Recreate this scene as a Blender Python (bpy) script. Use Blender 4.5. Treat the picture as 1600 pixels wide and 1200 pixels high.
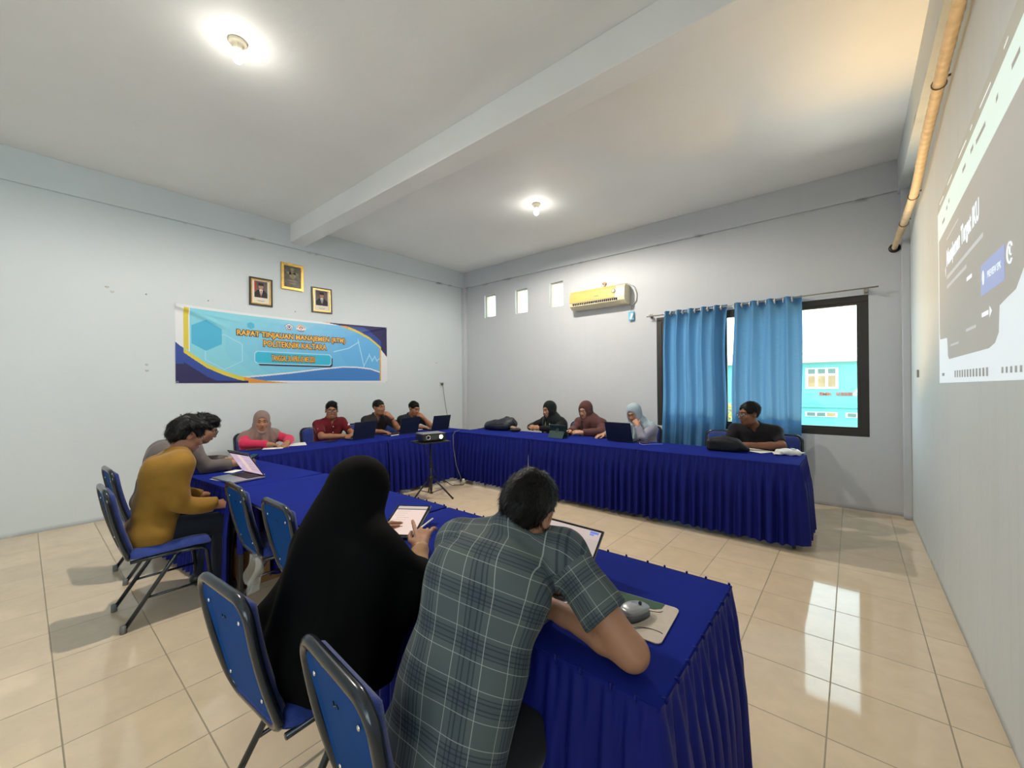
import bpy, bmesh, math, random
import numpy as np
from mathutils import Vector, Matrix
random.seed(7); np.random.seed(7)
for o in list(bpy.data.objects): bpy.data.objects.remove(o)
SC = bpy.context.scene; COL = SC.collection
PI = math.pi
# ------------------------------------------------------------------ camera
cam = bpy.data.cameras.new('camera'); camo = bpy.data.objects.new('camera', cam); COL.objects.link(camo)
cam.sensor_fit = 'HORIZONTAL'; cam.sensor_width = 36.0; cam.lens = 14.370; cam.clip_start = .02; cam.clip_end = 300
_r = Vector((.76871924, .6395202, -.00919987)); _u = Vector((.00771198, .00511496, .99995718)); _f = Vector((-.63953987, .76875728, .001))
camo.matrix_world = Matrix(((_r.x, _u.x, -_f.x, 0), (_r.y, _u.y, -_f.y, 0), (_r.z, _u.z, -_f.z, 1.46), (0, 0, 0, 1)))
SC.camera = camo
# ------------------------------------------------------------------ view, world, daylight
SC.view_settings.view_transform = 'Standard'; SC.view_settings.look = 'None'
SC.view_settings.gamma = 1.0; SC.view_settings.use_curve_mapping = False
SC.view_settings.exposure = 0.30
SC.cycles.max_bounces = 10; SC.cycles.diffuse_bounces = 6; SC.cycles.glossy_bounces = 4
SC.cycles.transmission_bounces = 8; SC.cycles.transparent_max_bounces = 12
SC.cycles.sample_clamp_indirect = 6.0; SC.cycles.caustics_reflective = False; SC.cycles.caustics_refractive = False
SC.cycles.use_denoising = True
XA, YB, XC, ZC, ZL, YR = -6.369, 6.07, .476, 3.843, 3.507, -4.0
world = bpy.data.worlds.new('sky'); SC.world = world; world.use_nodes = True
wn = world.node_tree; wn.nodes.clear()
wo = wn.nodes.new('ShaderNodeOutputWorld'); wb = wn.nodes.new('ShaderNodeBackground')
wb.inputs[0].default_value = (.72, .91, 1.0, 1); wb.inputs[1].default_value = 4.2
wn.links.new(wb.outputs[0], wo.inputs[0])

def area(name, loc, direction, sx, sy, power, color, portal=False, spread=180):
    l = bpy.data.lights.new(name, 'AREA'); l.shape = 'RECTANGLE'; l.size = sx; l.size_y = sy
    l.energy = power; l.color = color; l.spread = math.radians(spread)
    if portal: l.cycles.is_portal = True
    o = bpy.data.objects.new(name, l); COL.objects.link(o); o.location = loc
    o.rotation_euler = Vector(direction).to_track_quat('-Z', 'Y').to_euler(); return o
# the open window in the far wall, and two added fill lamps set at unseen side windows
area('window_portal', (-1.05, YB + .16, 1.63), (0, -1, 0), 2.35, 1.58, 1, (1, 1, 1), True)
area('side_fill_rear', (XC - .03, -3.0, 1.7), (-1, .1, .6), 1.2, 1.5, 40, (.95, .98, 1.0))
area('side_fill_front', (XC - .03, -1.35, 1.7), (-1, .1, .6), 1.2, 1.5, 7, (.97, .985, 1.0))
# low evening sun thrown up from the bright yard roof outside the window onto ceiling and side wall
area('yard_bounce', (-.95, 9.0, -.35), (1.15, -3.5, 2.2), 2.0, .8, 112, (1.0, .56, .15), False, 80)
area('yard_fill', (-1.2, 8.2, -.6), (.1, -2.2, 3.0), 3.2, 1.6, 215, (1.0, .95, .86), False, 140)  # added fill lamp below the window, brightens the far ceiling
def bulb_light(name, loc, power):
    l = bpy.data.lights.new(name, 'POINT'); l.energy = power; l.color = (1.0, .95, .86); l.shadow_soft_size = .035
    o = bpy.data.objects.new(name, l); COL.objects.link(o); o.location = loc; return o
bulb_light('bulb_glow_near', (-3.24, .97, 3.655), 2.2)
bulb_light('bulb_glow_far', (-3.19, 4.37, 3.655), 2.2)
def bulb_down(name, loc, power):
    l = bpy.data.lights.new(name, 'SPOT'); l.energy = power; l.color = (1.0, .92, .80); l.shadow_soft_size = .035; l.spot_size = math.radians(179); l.spot_blend = .32
    o = bpy.data.objects.new(name, l); COL.objects.link(o); o.location = loc; return o
bulb_down('bulb_down_near', (-3.24, .97, 3.685), 200); bulb_down('bulb_down_far', (-3.19, 4.37, 3.685), 222)

# ------------------------------------------------------------------ materials
MATS = {}
def lin(c): return tuple(((v / 12.92) if v <= .04045 else ((v + .055) / 1.055) ** 2.4) for v in c)
def hexc(h): return lin(tuple(int(h[i:i + 2], 16) / 255 for i in (0, 2, 4)))
def mat(name, col=(.8, .8, .8), rough=.6, metal=0.0, noise=0.0, nscale=8.0, emit=None, estr=0.0, sheen=0.0, trans=0.0, coat=0.0, bump=0.0, bscale=60.0, spec=.5, alpha=1.0):
    if name in MATS: return MATS[name]
    m = bpy.data.materials.new(name); m.use_nodes = True; MATS[name] = m
    nt = m.node_tree; b = nt.nodes['Principled BSDF']
    b.inputs['Base Color'].default_value = (*col, 1); b.inputs['Roughness'].default_value = rough; b.inputs['Metallic'].default_value = metal
    b.inputs['Specular IOR Level'].default_value = spec
    if sheen: b.inputs['Sheen Weight'].default_value = sheen; b.inputs['Sheen Roughness'].default_value = .4
    if trans: b.inputs['Transmission Weight'].default_value = trans
    if coat: b.inputs['Coat Weight'].default_value = coat; b.inputs['Coat Roughness'].default_value = .12
    if alpha < 1: b.inputs['Alpha'].default_value = alpha
    if emit: b.inputs['Emission Color'].default_value = (*emit, 1); b.inputs['Emission Strength'].default_value = estr
    if noise or bump:
        tc = nt.nodes.new('ShaderNodeTexCoord')
    if noise:
        n = nt.nodes.new('ShaderNodeTexNoise'); n.inputs['Scale'].default_value = nscale; n.inputs['Detail'].default_value = 4
        nt.links.new(tc.outputs['Object'], n.inputs['Vector'])
        r = nt.nodes.new('ShaderNodeMapRange'); r.inputs['From Min'].default_value = .3; r.inputs['From Max'].default_value = .7
        r.inputs['To Min'].default_value = 1 - noise; r.inputs['To Max'].default_value = 1 + noise
        nt.links.new(n.outputs['Fac'], r.inputs['Value'])
        mx = nt.nodes.new('ShaderNodeMix'); mx.data_type = 'RGBA'; mx.blend_type = 'MULTIPLY'; mx.inputs['Factor'].default_value = 1
        mx.inputs['A'].default_value = (*col, 1); nt.links.new(r.outputs['Result'], mx.inputs['B'])
        nt.links.new(mx.outputs['Result'], b.inputs['Base Color'])
    if bump:
        n2 = nt.nodes.new('ShaderNodeTexNoise'); n2.inputs['Scale'].default_value = bscale; n2.inputs['Detail'].default_value = 3
        nt.links.new(tc.outputs['Object'], n2.inputs['Vector'])
        bp = nt.nodes.new('ShaderNodeBump'); bp.inputs['Strength'].default_value = bump; bp.inputs['Distance'].default_value = .01
        nt.links.new(n2.outputs['Fac'], bp.inputs['Height']); nt.links.new(bp.outputs['Normal'], b.inputs['Normal'])
    return m

def plaster(name, col, stain=.06, streak=0.0):
    """painted plaster: soft blotches, hairline marks, vertical damp streaks"""
    m = bpy.data.materials.new(name); m.use_nodes = True; nt = m.node_tree; b = nt.nodes['Principled BSDF']
    b.inputs['Roughness'].default_value = .62; b.inputs['Specular IOR Level'].default_value = .35
    g = nt.nodes.new('ShaderNodeNewGeometry')
    n = nt.nodes.new('ShaderNodeTexNoise'); n.inputs['Scale'].default_value = .9; n.inputs['Detail'].default_value = 5
    nt.links.new(g.outputs['Position'], n.inputs['Vector'])
    r = nt.nodes.new('ShaderNodeMapRange'); r.inputs['From Min'].default_value = .3; r.inputs['From Max'].default_value = .7
    r.inputs['To Min'].default_value = 1 - stain; r.inputs['To Max'].default_value = 1.0; nt.links.new(n.outputs['Fac'], r.inputs['Value'])
    sp = nt.nodes.new('ShaderNodeTexNoise'); sp.inputs['Scale'].default_value = 5.5; sp.inputs['Detail'].default_value = 8; sp.inputs['Roughness'].default_value = .75
    nt.links.new(g.outputs['Position'], sp.inputs['Vector'])
    r2 = nt.nodes.new('ShaderNodeMapRange'); r2.inputs['From Min'].default_value = .69; r2.inputs['From Max'].default_value = .80
    r2.inputs['To Min'].default_value = 1.0; r2.inputs['To Max'].default_value = .72; nt.links.new(sp.outputs['Fac'], r2.inputs['Value'])
    mu = nt.nodes.new('ShaderNodeMath'); mu.operation = 'MULTIPLY'
    nt.links.new(r.outputs['Result'], mu.inputs[0]); nt.links.new(r2.outputs['Result'], mu.inputs[1])
    last = mu
    # grime lines: along the ledge under the top beam and just above the floor
    sz = nt.nodes.new('ShaderNodeSeparateXYZ'); nt.links.new(g.outputs['Position'], sz.inputs[0])
    gn = nt.nodes.new('ShaderNodeTexNoise'); gn.inputs['Scale'].default_value = 3.3; gn.inputs['Detail'].default_value = 7; nt.links.new(g.outputs['Position'], gn.inputs['Vector'])
    for zc, w, lo, dark in ((ZL - .005, .03, .56, .45), (0.0, .05, .30, .55), (2.56, .09, .66, .75)):
        d1 = nt.nodes.new('ShaderNodeMath'); d1.operation = 'SUBTRACT'; d1.inputs[1].default_value = zc; nt.links.new(sz.outputs[2], d1.inputs[0])
        d2 = nt.nodes.new('ShaderNodeMath'); d2.operation = 'ABSOLUTE'; nt.links.new(d1.outputs[0], d2.inputs[0])
        d3 = nt.nodes.new('ShaderNodeMapRange'); d3.inputs['From Min'].default_value = 0; d3.inputs['From Max'].default_value = w; d3.inputs['To Min'].default_value = 1; d3.inputs['To Max'].default_value = 0; nt.links.new(d2.outputs[0], d3.inputs['Value'])
        d4 = nt.nodes.new('ShaderNodeMapRange'); d4.inputs['From Min'].default_value = lo; d4.inputs['From Max'].default_value = lo + .12; nt.links.new(gn.outputs['Fac'], d4.inputs['Value'])
        d5 = nt.nodes.new('ShaderNodeMath'); d5.operation = 'MULTIPLY'; nt.links.new(d3.outputs['Result'], d5.inputs[0]); nt.links.new(d4.outputs['Result'], d5.inputs[1])
        d6 = nt.nodes.new('ShaderNodeMath'); d6.operation = 'MULTIPLY_ADD'; d6.inputs[1].default_value = dark - 1; d6.inputs[2].default_value = 1; nt.links.new(d5.outputs[0], d6.inputs[0])
        d7 = nt.nodes.new('ShaderNodeMath'); d7.operation = 'MULTIPLY'; nt.links.new(last.outputs[0], d7.inputs[0]); nt.links.new(d6.outputs[0], d7.inputs[1]); last = d7
    if streak:
        mp = nt.nodes.new('ShaderNodeMapping'); mp.inputs['Scale'].default_value = (6, 6, .35); nt.links.new(g.outputs['Position'], mp.inputs['Vector'])
        s = nt.nodes.new('ShaderNodeTexNoise'); s.inputs['Scale'].default_value = 2.2; s.inputs['Detail'].default_value = 6; nt.links.new(mp.outputs['Vector'], s.inputs['Vector'])
        r3 = nt.nodes.new('ShaderNodeMapRange'); r3.inputs['From Min'].default_value = .5; r3.inputs['From Max'].default_value = .75
        r3.inputs['To Min'].default_value = 1.0; r3.inputs['To Max'].default_value = 1 - streak; nt.links.new(s.outputs['Fac'], r3.inputs['Value'])
        mu2 = nt.nodes.new('ShaderNodeMath'); mu2.operation = 'MULTIPLY'; nt.links.new(last.outputs[0], mu2.inputs[0]); nt.links.new(r3.outputs['Result'], mu2.inputs[1]); last = mu2
    mx = nt.nodes.new('ShaderNodeMix'); mx.data_type = 'RGBA'; mx.blend_type = 'MULTIPLY'; mx.inputs['Factor'].default_value = 1
    mx.inputs['A'].default_value = (*col, 1); nt.links.new(last.outputs[0], mx.inputs['B']); nt.links.new(mx.outputs['Result'], b.inputs['Base Color'])
    n2 = nt.nodes.new('ShaderNodeTexNoise'); n2.inputs['Scale'].default_value = 14; n2.inputs['Detail'].default_value = 4; nt.links.new(g.outputs['Position'], n2.inputs['Vector'])
    bp = nt.nodes.new('ShaderNodeBump'); bp.inputs['Strength'].default_value = .12; bp.inputs['Distance'].default_value = .02
    nt.links.new(n2.outputs['Fac'], bp.inputs['Height']); nt.links.new(bp.outputs['Normal'], b.inputs['Normal'])
    return m

def tile_floor():
    m = bpy.data.materials.new('floor_tile'); m.use_nodes = True; nt = m.node_tree; b = nt.nodes['Principled BSDF']
    g = nt.nodes.new('ShaderNodeNewGeometry'); mp = nt.nodes.new('ShaderNodeMapping'); mp.vector_type = 'TEXTURE'
    mp.inputs['Location'].default_value = (-.092, .102, 0); mp.inputs['Scale'].default_value = (.4007, .4007, 1)
    nt.links.new(g.outputs['Position'], mp.inputs['Vector'])
    br = nt.nodes.new('ShaderNodeTexBrick'); br.offset = 0; br.squash = 1
    br.inputs['Scale'].default_value = 1; br.inputs['Brick Width'].default_value = 1; br.inputs['Row Height'].default_value = 1
    br.inputs['Mortar Size'].default_value = .0085; br.inputs['Mortar Smooth'].default_value = .3; br.inputs['Bias'].default_value = 0
    br.inputs['Color1'].default_value = (.66, .53, .375, 1); br.inputs['Color2'].default_value = (.71, .575, .41, 1); br.inputs['Mortar'].default_value = (.32, .27, .19, 1)
    nt.links.new(mp.outputs['Vector'], br.inputs['Vector'])
    n = nt.nodes.new('ShaderNodeTexNoise'); n.inputs['Scale'].default_value = 6; n.inputs['Detail'].default_value = 7; n.inputs['Roughness'].default_value = .65
    nt.links.new(g.outputs['Position'], n.inputs['Vector'])
    r = nt.nodes.new('ShaderNodeMapRange'); r.inputs['From Min'].default_value = .35; r.inputs['From Max'].default_value = .7
    r.inputs['To Min'].default_value = .93; r.inputs['To Max'].default_value = 1.05; nt.links.new(n.outputs['Fac'], r.inputs['Value'])
    # small scuffed dirt patches
    d = nt.nodes.new('ShaderNodeTexNoise'); d.inputs['Scale'].default_value = 3.1; d.inputs['Detail'].default_value = 9; d.inputs['Roughness'].default_value = .7
    nt.links.new(g.outputs['Position'], d.inputs['Vector'])
    r2 = nt.nodes.new('ShaderNodeMapRange'); r2.inputs['From Min'].default_value = .68; r2.inputs['From Max'].default_value = .76
    r2.inputs['To Min'].default_value = 1; r2.inputs['To Max'].default_value = .78; nt.links.new(d.outputs['Fac'], r2.inputs['Value'])
    mu = nt.nodes.new('ShaderNodeMath'); mu.operation = 'MULTIPLY'; nt.links.new(r.outputs['Result'], mu.inputs[0]); nt.links.new(r2.outputs['Result'], mu.inputs[1])
    mx = nt.nodes.new('ShaderNodeMix'); mx.data_type = 'RGBA'; mx.blend_type = 'MULTIPLY'; mx.inputs['Factor'].default_value = 1
    nt.links.new(br.outputs['Color'], mx.inputs['A']); nt.links.new(mu.outputs[0], mx.inputs['B']); nt.links.new(mx.outputs['Result'], b.inputs['Base Color'])
    rr = nt.nodes.new('ShaderNodeMapRange'); rr.inputs['To Min'].default_value = .03; rr.inputs['To Max'].default_value = .5
    nt.links.new(br.outputs['Fac'], rr.inputs['Value'])
    ad = nt.nodes.new('ShaderNodeMath'); ad.operation = 'MULTIPLY_ADD'; ad.inputs[1].default_value = .06
    nt.links.new(n.outputs['Fac'], ad.inputs[0]); nt.links.new(rr.outputs['Result'], ad.inputs[2]); nt.links.new(ad.outputs[0], b.inputs['Roughness'])
    wv = nt.nodes.new('ShaderNodeTexNoise'); wv.inputs['Scale'].default_value = 2.2; nt.links.new(g.outputs['Position'], wv.inputs['Vector'])
    bp = nt.nodes.new('ShaderNodeBump'); bp.inputs['Strength'].default_value = .5; bp.inputs['Distance'].default_value = .0012; bp.invert = True
    nt.links.new(br.outputs['Fac'], bp.inputs['Height'])
    bp2 = nt.nodes.new('ShaderNodeBump'); bp2.inputs['Strength'].default_value = .05; bp2.inputs['Distance'].default_value = .02
    nt.links.new(wv.outputs['Fac'], bp2.inputs['Height']); nt.links.new(bp.outputs['Normal'], bp2.inputs['Normal']); nt.links.new(bp2.outputs['Normal'], b.inputs['Normal'])
    b.inputs['Specular IOR Level'].default_value = .55
    return m

def cloth_translucent(name, col, tr=.45, wv=0.0):
    m = bpy.data.materials.new(name); m.use_nodes = True; nt = m.node_tree; nt.nodes.clear()
    o = nt.nodes.new('ShaderNodeOutputMaterial'); d = nt.nodes.new('ShaderNodeBsdfDiffuse'); t = nt.nodes.new('ShaderNodeBsdfTranslucent'); s = nt.nodes.new('ShaderNodeMixShader')
    g = nt.nodes.new('ShaderNodeTexCoord'); n = nt.nodes.new('ShaderNodeTexNoise'); n.inputs['Scale'].default_value = 90; n.inputs['Detail'].default_value = 2
    mp = nt.nodes.new('ShaderNodeMapping'); mp.inputs['Scale'].default_value = (.25, .25, 2.2)
    nt.links.new(g.outputs['Object'], mp.inputs['Vector']); nt.links.new(mp.outputs['Vector'], n.inputs['Vector'])
    r = nt.nodes.new('ShaderNodeMapRange'); r.inputs['To Min'].default_value = .86; r.inputs['To Max'].default_value = 1.12; nt.links.new(n.outputs['Fac'], r.inputs['Value'])
    mx = nt.nodes.new('ShaderNodeMix'); mx.data_type = 'RGBA'; mx.blend_type = 'MULTIPLY'; mx.inputs['Factor'].default_value = 1
    mx.inputs['A'].default_value = (*col, 1); nt.links.new(r.outputs['Result'], mx.inputs['B'])
    nt.links.new(mx.outputs['Result'], d.inputs[0]); nt.links.new(mx.outputs['Result'], t.inputs[0])
    s.inputs[0].default_value = tr; nt.links.new(d.outputs[0], s.inputs[1]); nt.links.new(t.outputs[0], s.inputs[2]); nt.links.new(s.outputs[0], o.inputs[0])
    return m

def plaid_mat():
    m = bpy.data.materials.new('plaid_cloth'); m.use_nodes = True; nt = m.node_tree; b = nt.nodes['Principled BSDF']
    b.inputs['Roughness'].default_value = .85; b.inputs['Specular IOR Level'].default_value = .2
    uv = nt.nodes.new('ShaderNodeUVMap'); uv.uv_map = 'cloth'
    sx = nt.nodes.new('ShaderNodeSeparateXYZ'); nt.links.new(uv.outputs[0], sx.inputs[0])
    def stripes(axis, pos, w, period):
        d = nt.nodes.new('ShaderNodeMath'); d.operation = 'MULTIPLY_ADD'; d.inputs[1].default_value = 1 / period; d.inputs[2].default_value = 50.5 - pos
        nt.links.new(sx.outputs[axis], d.inputs[0])
        fr = nt.nodes.new('ShaderNodeMath'); fr.operation = 'FRACT'; nt.links.new(d.outputs[0], fr.inputs[0])
        su = nt.nodes.new('ShaderNodeMath'); su.operation = 'SUBTRACT'; su.inputs[1].default_value = .5; nt.links.new(fr.outputs[0], su.inputs[0])
        ab = nt.nodes.new('ShaderNodeMath'); ab.operation = 'ABSOLUTE'; nt.links.new(su.outputs[0], ab.inputs[0])
        mr = nt.nodes.new('ShaderNodeMapRange'); mr.inputs['From Min'].default_value = w * .55; mr.inputs['From Max'].default_value = w * 1.05
        mr.inputs['To Min'].default_value = 1; mr.inputs['To Max'].default_value = 0; nt.links.new(ab.outputs[0], mr.inputs['Value']); return mr
    base = (.088, .108, .108, 1); cur = None
    P = .104
    seq = []
    for ax in (0, 1):
        for p in (.60, .68, .80, .88): seq.append((ax, p, .017, (.018, .026, .045, 1), .62))
        seq.append((ax, .74, .13, (.05, .065, .085, 1), .45))
    for ax in (0, 1):
        for p in (.0, .46): seq.append((ax, p, .0085, (.40, .43, .40, 1), .66))
    seq.sort(key=lambda s: (s[3][0] > .2, s[4] > .5))
    for ax, p, w, c, f in seq:
        s = stripes(ax, p, w, P)
        k = nt.nodes.new('ShaderNodeMath'); k.operation = 'MULTIPLY'; k.inputs[1].default_value = f; nt.links.new(s.outputs[0], k.inputs[0])
        mx = nt.nodes.new('ShaderNodeMix'); mx.data_type = 'RGBA'; mx.inputs['B'].default_value = c
        nt.links.new(k.outputs[0], mx.inputs['Factor'])
        if cur is None: mx.inputs['A'].default_value = base
        else: nt.links.new(cur.outputs['Result'], mx.inputs['A'])
        cur = mx
    nt.links.new(cur.outputs['Result'], b.inputs['Base Color'])
    return m
# ------------------------------------------------------------------ mesh helpers
def rotm(rx=0, ry=0, rz=0): return (Matrix.Rotation(rz, 3, 'Z') @ Matrix.Rotation(ry, 3, 'Y') @ Matrix.Rotation(rx, 3, 'X'))
class MB:
    """collects shapes and links them as ONE mesh object"""
    def __init__(s): s.v = []; s.f = []; s.mi = []
    def add(s, vs, fs, mi=0):
        o = len(s.v); s.v += [tuple(v) for v in vs]; s.f += [tuple(i + o for i in f) for f in fs]; s.mi += [mi] * len(fs); return s
    def box(s, c, size, R=None, mi=0, bev=0.0, seg=2):
        bm = bmesh.new(); bmesh.ops.create_cube(bm, size=1); bmesh.ops.scale(bm, vec=size, verts=bm.verts)
        if bev: bmesh.ops.bevel(bm, geom=bm.edges[:], offset=bev, segments=seg, affect='EDGES', profile=.5)
        M = R or Matrix.Identity(3); c = Vector(c); bm.verts.index_update()
        s.add([M @ v.co + c for v in bm.verts], [[v.index for v in f.verts] for f in bm.faces], mi); bm.free(); return s
    def boxx(s, x0, x1, y0, y1, z0, z1, mi=0, bev=0.0): return s.box(((x0 + x1) / 2, (y0 + y1) / 2, (z0 + z1) / 2), (abs(x1 - x0), abs(y1 - y0), abs(z1 - z0)), None, mi, bev)
    def tube(s, pts, r, n=10, closed=False, mi=0, flat=1.0, cap=True, up=None):
        pts = [Vector(p) for p in pts]; N = len(pts); rs = r if isinstance(r, (list, tuple)) else [r] * N
        prev = None; rings = []
        for i, p in enumerate(pts):
            a = pts[i - 1] if (i > 0 or closed) else p; b = pts[(i + 1) % N] if (i < N - 1 or closed) else p
            t = (b - a).normalized()
            if up is not None: nn = Vector(up)
            elif prev is None: nn = Vector((0, 0, 1)) if abs(t.z) < .9 else Vector((1, 0, 0))
            else: nn = prev
            nn = (nn - t * nn.dot(t)).normalized(); prev = nn; bb = t.cross(nn)
            rings.append([p + (nn * math.cos(2 * PI * k / n) * flat + bb * math.sin(2 * PI * k / n)) * rs[i] for k in range(n)])
        vs = [v for rg in rings for v in rg]; fs = []
        for i in range(N if closed else N - 1):
            j = (i + 1) % N
            for k in range(n): fs.append((i * n + k, i * n + (k + 1) % n, j * n + (k + 1) % n, j * n + k))
        if cap and not closed: fs.append(tuple(range(n))[::-1]); fs.append(tuple((N - 1) * n + k for k in range(n)))
        return s.add(vs, fs, mi)
    def lathe(s, prof, c=(0, 0, 0), n=20, R=None, mi=0):
        M = R or Matrix.Identity(3); c = Vector(c); vs = []; fs = []
        for r, z in prof:
            for k in range(n): vs.append(M @ Vector((r * math.cos(2 * PI * k / n), r * math.sin(2 * PI * k / n), z)) + c)
        for i in range(len(prof) - 1):
            for k in range(n): fs.append((i * n + k, i * n + (k + 1) % n, (i + 1) * n + (k + 1) % n, (i + 1) * n + k))
        fs.append(tuple(range(n))[::-1]); fs.append(tuple((len(prof) - 1) * n + k for k in range(n)))
        return s.add(vs, fs, mi)
    def prism(s, poly, fn, th, mi=0):
        """poly 2-D outline; fn(u,v,w) -> 3-D; extruded from w=0 to w=th"""
        n = len(poly); vs = [fn(u, v, 0) for u, v in poly] + [fn(u, v, th) for u, v in poly]
        fs = [tuple(range(n))[::-1], tuple(range(n, 2 * n))] + [(i, (i + 1) % n, n + (i + 1) % n, n + i) for i in range(n)]
        return s.add(vs, fs, mi)
    def grid(s, nu, nv, fn, mi=0, thick=0.0):
        vs = [fn(i / nu, j / nv) for j in range(nv + 1) for i in range(nu + 1)]
        fs = [(j * (nu + 1) + i, j * (nu + 1) + i + 1, (j + 1) * (nu + 1) + i + 1, (j + 1) * (nu + 1) + i) for j in range(nv) for i in range(nu)]
        return s.add(vs, fs, mi)
    def sphere(s, c, r, n=12, m=8, mi=0, R=None):
        rr = r if isinstance(r, (tuple, list)) else (r, r, r); M = R or Matrix.Identity(3); c = Vector(c)
        vs = [M @ Vector((rr[0] * math.sin(PI * j / m) * math.cos(2 * PI * i / n), rr[1] * math.sin(PI * j / m) * math.sin(2 * PI * i / n), rr[2] * math.cos(PI * j / m))) + c for j in range(1, m) for i in range(n)]
        vs.append(M @ Vector((0, 0, rr[2])) + c); vs.append(M @ Vector((0, 0, -rr[2])) + c); T = (m - 1) * n; B = T + 1; fs = []
        for j in range(m - 2):
            for i in range(n): fs.append((j * n + i, (j + 1) * n + i, (j + 1) * n + (i + 1) % n, j * n + (i + 1) % n))
        for i in range(n): fs.append((T, i, (i + 1) % n)); fs.append((B, (m - 2) * n + (i + 1) % n, (m - 2) * n + i))
        return s.add(vs, fs, mi)
    def build(s, name, mats, parent=None, smooth=False, loc=None, fix=True, solid=0.0):
        me = bpy.data.meshes.new(name); me.from_pydata(s.v, [], s.f)
        for m in (mats if isinstance(mats, (list, tuple)) else [mats]): me.materials.append(m)
        me.polygons.foreach_set('material_index', s.mi)
        if fix:
            bm = bmesh.new(); bm.from_mesh(me); bmesh.ops.recalc_face_normals(bm, faces=bm.faces)
            bm.to_mesh(me); bm.free()
        if smooth: me.polygons.foreach_set('use_smooth', [True] * len(me.polygons))
        me.update(); o = bpy.data.objects.new(name, me); COL.objects.link(o)
        if smooth == 'auto':
            try: me.set_sharp_from_angle(angle=math.radians(35))
            except Exception: pass
        if solid:
            md = o.modifiers.new('solid', 'SOLIDIFY'); md.thickness = solid; md.offset = 0
        if parent: o.parent = parent
        if loc: o.location = loc
        return o
def tag(o, label=None, cat=None, group=None, kind=None):
    if label: o['label'] = label
    if cat: o['category'] = cat
    if group: o['group'] = group
    if kind: o['kind'] = kind
    return o
def thing(name, label, cat, loc=(0, 0, 0), rz=0.0, group=None):
    o = bpy.data.objects.new(name, None); COL.objects.link(o); o.empty_display_size = .1
    o.location = loc; o.rotation_euler = (0, 0, rz); return tag(o, label, cat, group)
def struct(o): o['kind'] = 'structure'; return o
def copy_tree(o, parent=None):
    c = o.copy(); COL.objects.link(c); c.parent = parent
    for ch in [x for x in SC.objects if x.parent == o]: copy_tree(ch, c)
    return c
def text_mesh(txt, size, bold=0.0, ext=.001, align='CENTER', sx=1.0):
    cu = bpy.data.curves.new('t', 'FONT'); cu.body = txt; cu.size = size; cu.extrude = ext; cu.offset = bold; cu.align_x = align; cu.align_y = 'CENTER'; cu.resolution_u = 3
    o = bpy.data.objects.new('t', cu); COL.objects.link(o); dg = bpy.context.evaluated_depsgraph_get()
    me = bpy.data.meshes.new_from_object(o.evaluated_get(dg)); bpy.data.objects.remove(o); bpy.data.curves.remove(cu)
    vs = [(v.co.x * sx, v.co.y, v.co.z) for v in me.vertices]; fs = [tuple(p.vertices) for p in me.polygons]; bpy.data.meshes.remove(me); return vs, fs
def text_width(vs): xs = [v[0] for v in vs]; return (max(xs) - min(xs)) if xs else 1
def rrect(w, h, r, n=5):
    """rounded rectangle outline, counter-clockwise"""
    out = []
    for cx, cy, a in ((w / 2 - r, h / 2 - r, 0), (-w / 2 + r, h / 2 - r, 90), (-w / 2 + r, -h / 2 + r, 180), (w / 2 - r, -h / 2 + r, 270)):
        for k in range(n + 1): t = math.radians(a + 90 * k / n); out.append((cx + r * math.cos(t), cy + r * math.sin(t)))
    return out

# ------------------------------------------------------------------ the room
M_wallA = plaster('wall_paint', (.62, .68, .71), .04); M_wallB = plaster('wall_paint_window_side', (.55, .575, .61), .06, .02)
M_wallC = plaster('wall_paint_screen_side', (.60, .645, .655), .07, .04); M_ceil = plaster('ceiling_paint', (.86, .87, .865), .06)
M_floor = tile_floor()
def grid_wall(name, axis, pos, th, u0, u1, z0, z1, holes, m):
    """wall slab with rectangular openings and their reveals. axis 'y': slab from y=pos to pos+th, u is x"""
    us = sorted({u0, u1, *[h[0] for h in holes], *[h[1] for h in holes]}); zs = sorted({z0, z1, *[h[2] for h in holes], *[h[3] for h in holes]})
    b = MB()
    inh = lambda u, z: any(h[0] < u < h[1] and h[2] < z < h[3] for h in holes)
    P = (lambda u, w, z: (u, w, z)) if axis == 'y' else (lambda u, w, z: (w, u, z))
    for i in range(len(us) - 1):
        for j in range(len(zs) - 1):
            a, c, d, e = us[i], us[i + 1], zs[j], zs[j + 1]
            if inh((a + c) / 2, (d + e) / 2): continue
            for w in (pos, pos + th): b.add([P(a, w, d), P(c, w, d), P(c, w, e), P(a, w, e)], [(0, 1, 2, 3)])
    for (a, c, d, e) in list(holes) + [(u0, u1, z0, z1)]:
        for (p, q) in (((a, d), (c, d)), ((c, d), (c, e)), ((c, e), (a, e)), ((a, e), (a, d))):
            b.add([P(p[0], pos, p[1]), P(q[0], pos, q[1]), P(q[0], pos + th, q[1]), P(p[0], pos + th, p[1])], [(0, 1, 2, 3)])
    bm = bmesh.new(); vs = [bm.verts.new(v) for v in b.v]
    for f in b.f: bm.faces.new([vs[i] for i in f])
    bmesh.ops.remove_doubles(bm, verts=bm.verts, dist=1e-4); bmesh.ops.recalc_face_normals(bm, faces=bm.faces)
    me = bpy.data.meshes.new(name); bm.to_mesh(me); bm.free(); me.materials.append(m)
    o = bpy.data.objects.new(name, me); COL.objects.link(o); return struct(o)
TH = .14
struct(MB().boxx(XA - TH, XC + TH, YR - TH, YB + TH, -.12, 0).build('floor', M_floor))
struct(MB().boxx(XA - TH, XC + TH, YR - TH, YB + TH, ZC, ZC + .12).build('ceiling', M_ceil))
struct(MB().boxx(XA - TH, XA, YR - TH, YB + TH, 0, ZC).build('wall_left', M_wallA))
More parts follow.
